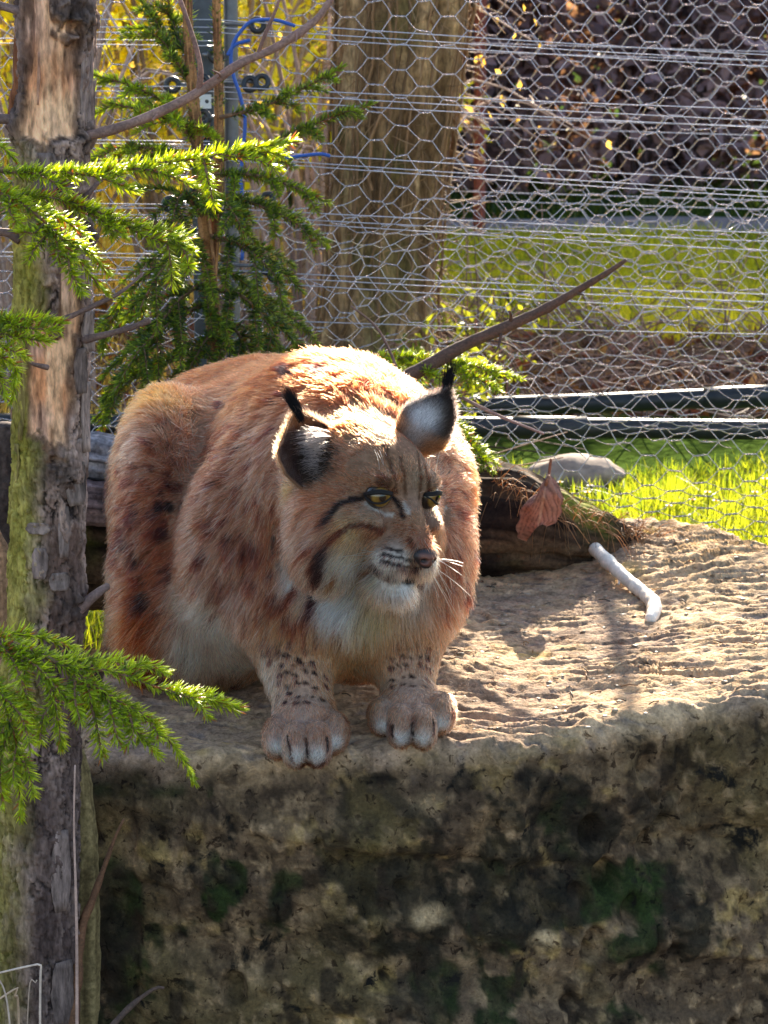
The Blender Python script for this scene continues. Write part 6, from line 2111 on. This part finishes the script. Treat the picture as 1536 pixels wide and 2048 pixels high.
Y0, Y1 = (0.40, 0.42, 0.02), (0.60, 0.64, 0.09)
for k, (x, y, h, r, lab) in enumerate(((-0.95, 7.3, 2.1, 0.50, 'yellow flowering shrub glimpsed past the dead tree trunk'), (-0.50, 7.7, 2.2, 0.55, 'yellow flowering shrub directly behind the dark steel post'), (-1.55, 7.6, 2.1, 0.55, 'yellow flowering shrub on the outer side of the dead tree'), (-0.15, 8.3, 2.2, 0.50, 'yellow flowering shrub next to the creeper-wrapped tree'))):
    shrub('flowering_shrub', lab, 'shrub', x, y, h, r, 30, 5200, Y0, Y1, 0.021, (0.34, 0.24, 0.17), 'yellow shrubs behind the fence', 0.3, 1.0, 'blossoms')
# low leafy plants round the foot of the thick tree
for k, (px, py, Y, h, lab) in enumerate(((880, 560, 5.75, 0.30, 'low green plant at the sunny foot of the thick tree'), (840, 640, 5.7, 0.24, 'low green plant in front of the thick tree foot'), (700, 640, 5.75, 0.22, 'low green plant on the shaded foot of the thick tree'), (960, 600, 6.3, 0.28, 'small reddish-stemmed plant standing on its own beside the thick tree'))):
    q = P(px, py + 110, Y)
    shrub('leafy_plant', lab, 'plant', q[0], Y, h, 0.12, 12, 260, (0.06, 0.10, 0.015), (0.20, 0.24, 0.03), 0.014, (0.26, 0.12, 0.08), 'leafy plants at the foot of the tree', 0.3)
# brown thicket behind the post
for k, (x, y, h, lab) in enumerate(((-0.75, 6.3, 1.25, 'bare brown thicket behind the young spruce'), (-0.12, 6.6, 1.3, 'bare brown thicket between the post and the thick tree'), (-1.3, 6.4, 1.2, 'bare brown thicket beyond the dead tree trunk'))):
    shrub('thicket', lab, 'shrub', x, y, h, 0.42, 26, 420, (0.22, 0.15, 0.05), (0.50, 0.40, 0.14), 0.012, (0.40, 0.28, 0.22), 'bare thickets behind the fence', 0.5)

# dark twiggy hedge closing the view beyond the footpath
hedge_leaf = mat_leaf('hedge_leaf', 0.3, 0.6, 1.2, 0.2)
hk = 0
for row, (yh, hh, step) in enumerate(((11.6, 1.9, 0.62), (12.9, 3.2, 0.9))):
    for x in np.arange(-3.2, 5.2, step):
        hk += 1
        y = yh + 0.25 * math.sin(hk * 2.3)
        x = x + 0.1 * math.sin(hk * 5.1)
        z0 = float(ground_z(np.array(x), np.array(y)))
        h = hh * (1 + 0.10 * math.sin(hk * 1.7))
        t = thing('hedge_bush', 'dark purple-brown twiggy bush in the front hedge row beyond the footpath' if row == 0 else 'taller dark bush in the row behind the low hedge', 'bush', (x, y, z0), 'low hedge bushes beyond the footpath' if row == 0 else 'tall bushes behind the low hedge')
        mb = MB()
        for q in range(26):
            a0 = np.array((x + rng.normal(0, 0.10), y + rng.normal(0, 0.08), z0))
            a1 = np.array((x + rng.normal(0, 0.30) * step, y + rng.normal(0, 0.25), z0 + h * rng.uniform(0.5, 1.0)))
            mb.tube(catmull(np.array([a0, (a0 + a1) / 2 + rng.normal(0, 0.05, 3), a1]), 7), np.linspace(0.012, 0.004, 7), 4, np.array((0.10, 0.065, 0.065)) * rng.uniform(0.5, 1.8), cap=False)
        mb.build('stems', bark_mat, t)
        n = 3600
        cen = np.stack((x + rng.normal(0, 0.36, n) * step, y + rng.normal(0, 0.22, n), z0 + h * rng.random(n) ** 0.85), 1)
        cen[:, 0] += 0.06 * fbm(cen * 3, 2, 1101 + hk)
        V, f, col = leaf_cloud(cen, np.full(n, 0.045 if row == 0 else 0.07), (0.12, 0.075, 0.085), (0.44, 0.28, 0.30) if row == 0 else (0.36, 0.24, 0.27))
        o = mesh_obj('leaves', V, [f], hedge_leaf, t, col, False)
        o['kind'] = 'stuff'
# rust-red post on the far lawn
mb = MB()
a, b2 = P(958, 470, 9.3), P(962, -60, 9.3)
mb.tube(np.array([lerp(a, b2, s) for s in np.linspace(0, 1, 12)]), 0.020, 14, np.array((0.22, 0.06, 0.045)))
mb.tube(np.array([b2, b2 + np.array((0, 0, 0.02))]), 0.024, 14, np.array((0.22, 0.06, 0.045)))
o = mb.build('iron_post', mat_attr('rusty_iron', 0.8, 60, 0.35, 0.3, 0.002))
tag(o, 'rust-red iron post standing on the far lawn past the thick tree', 'post')
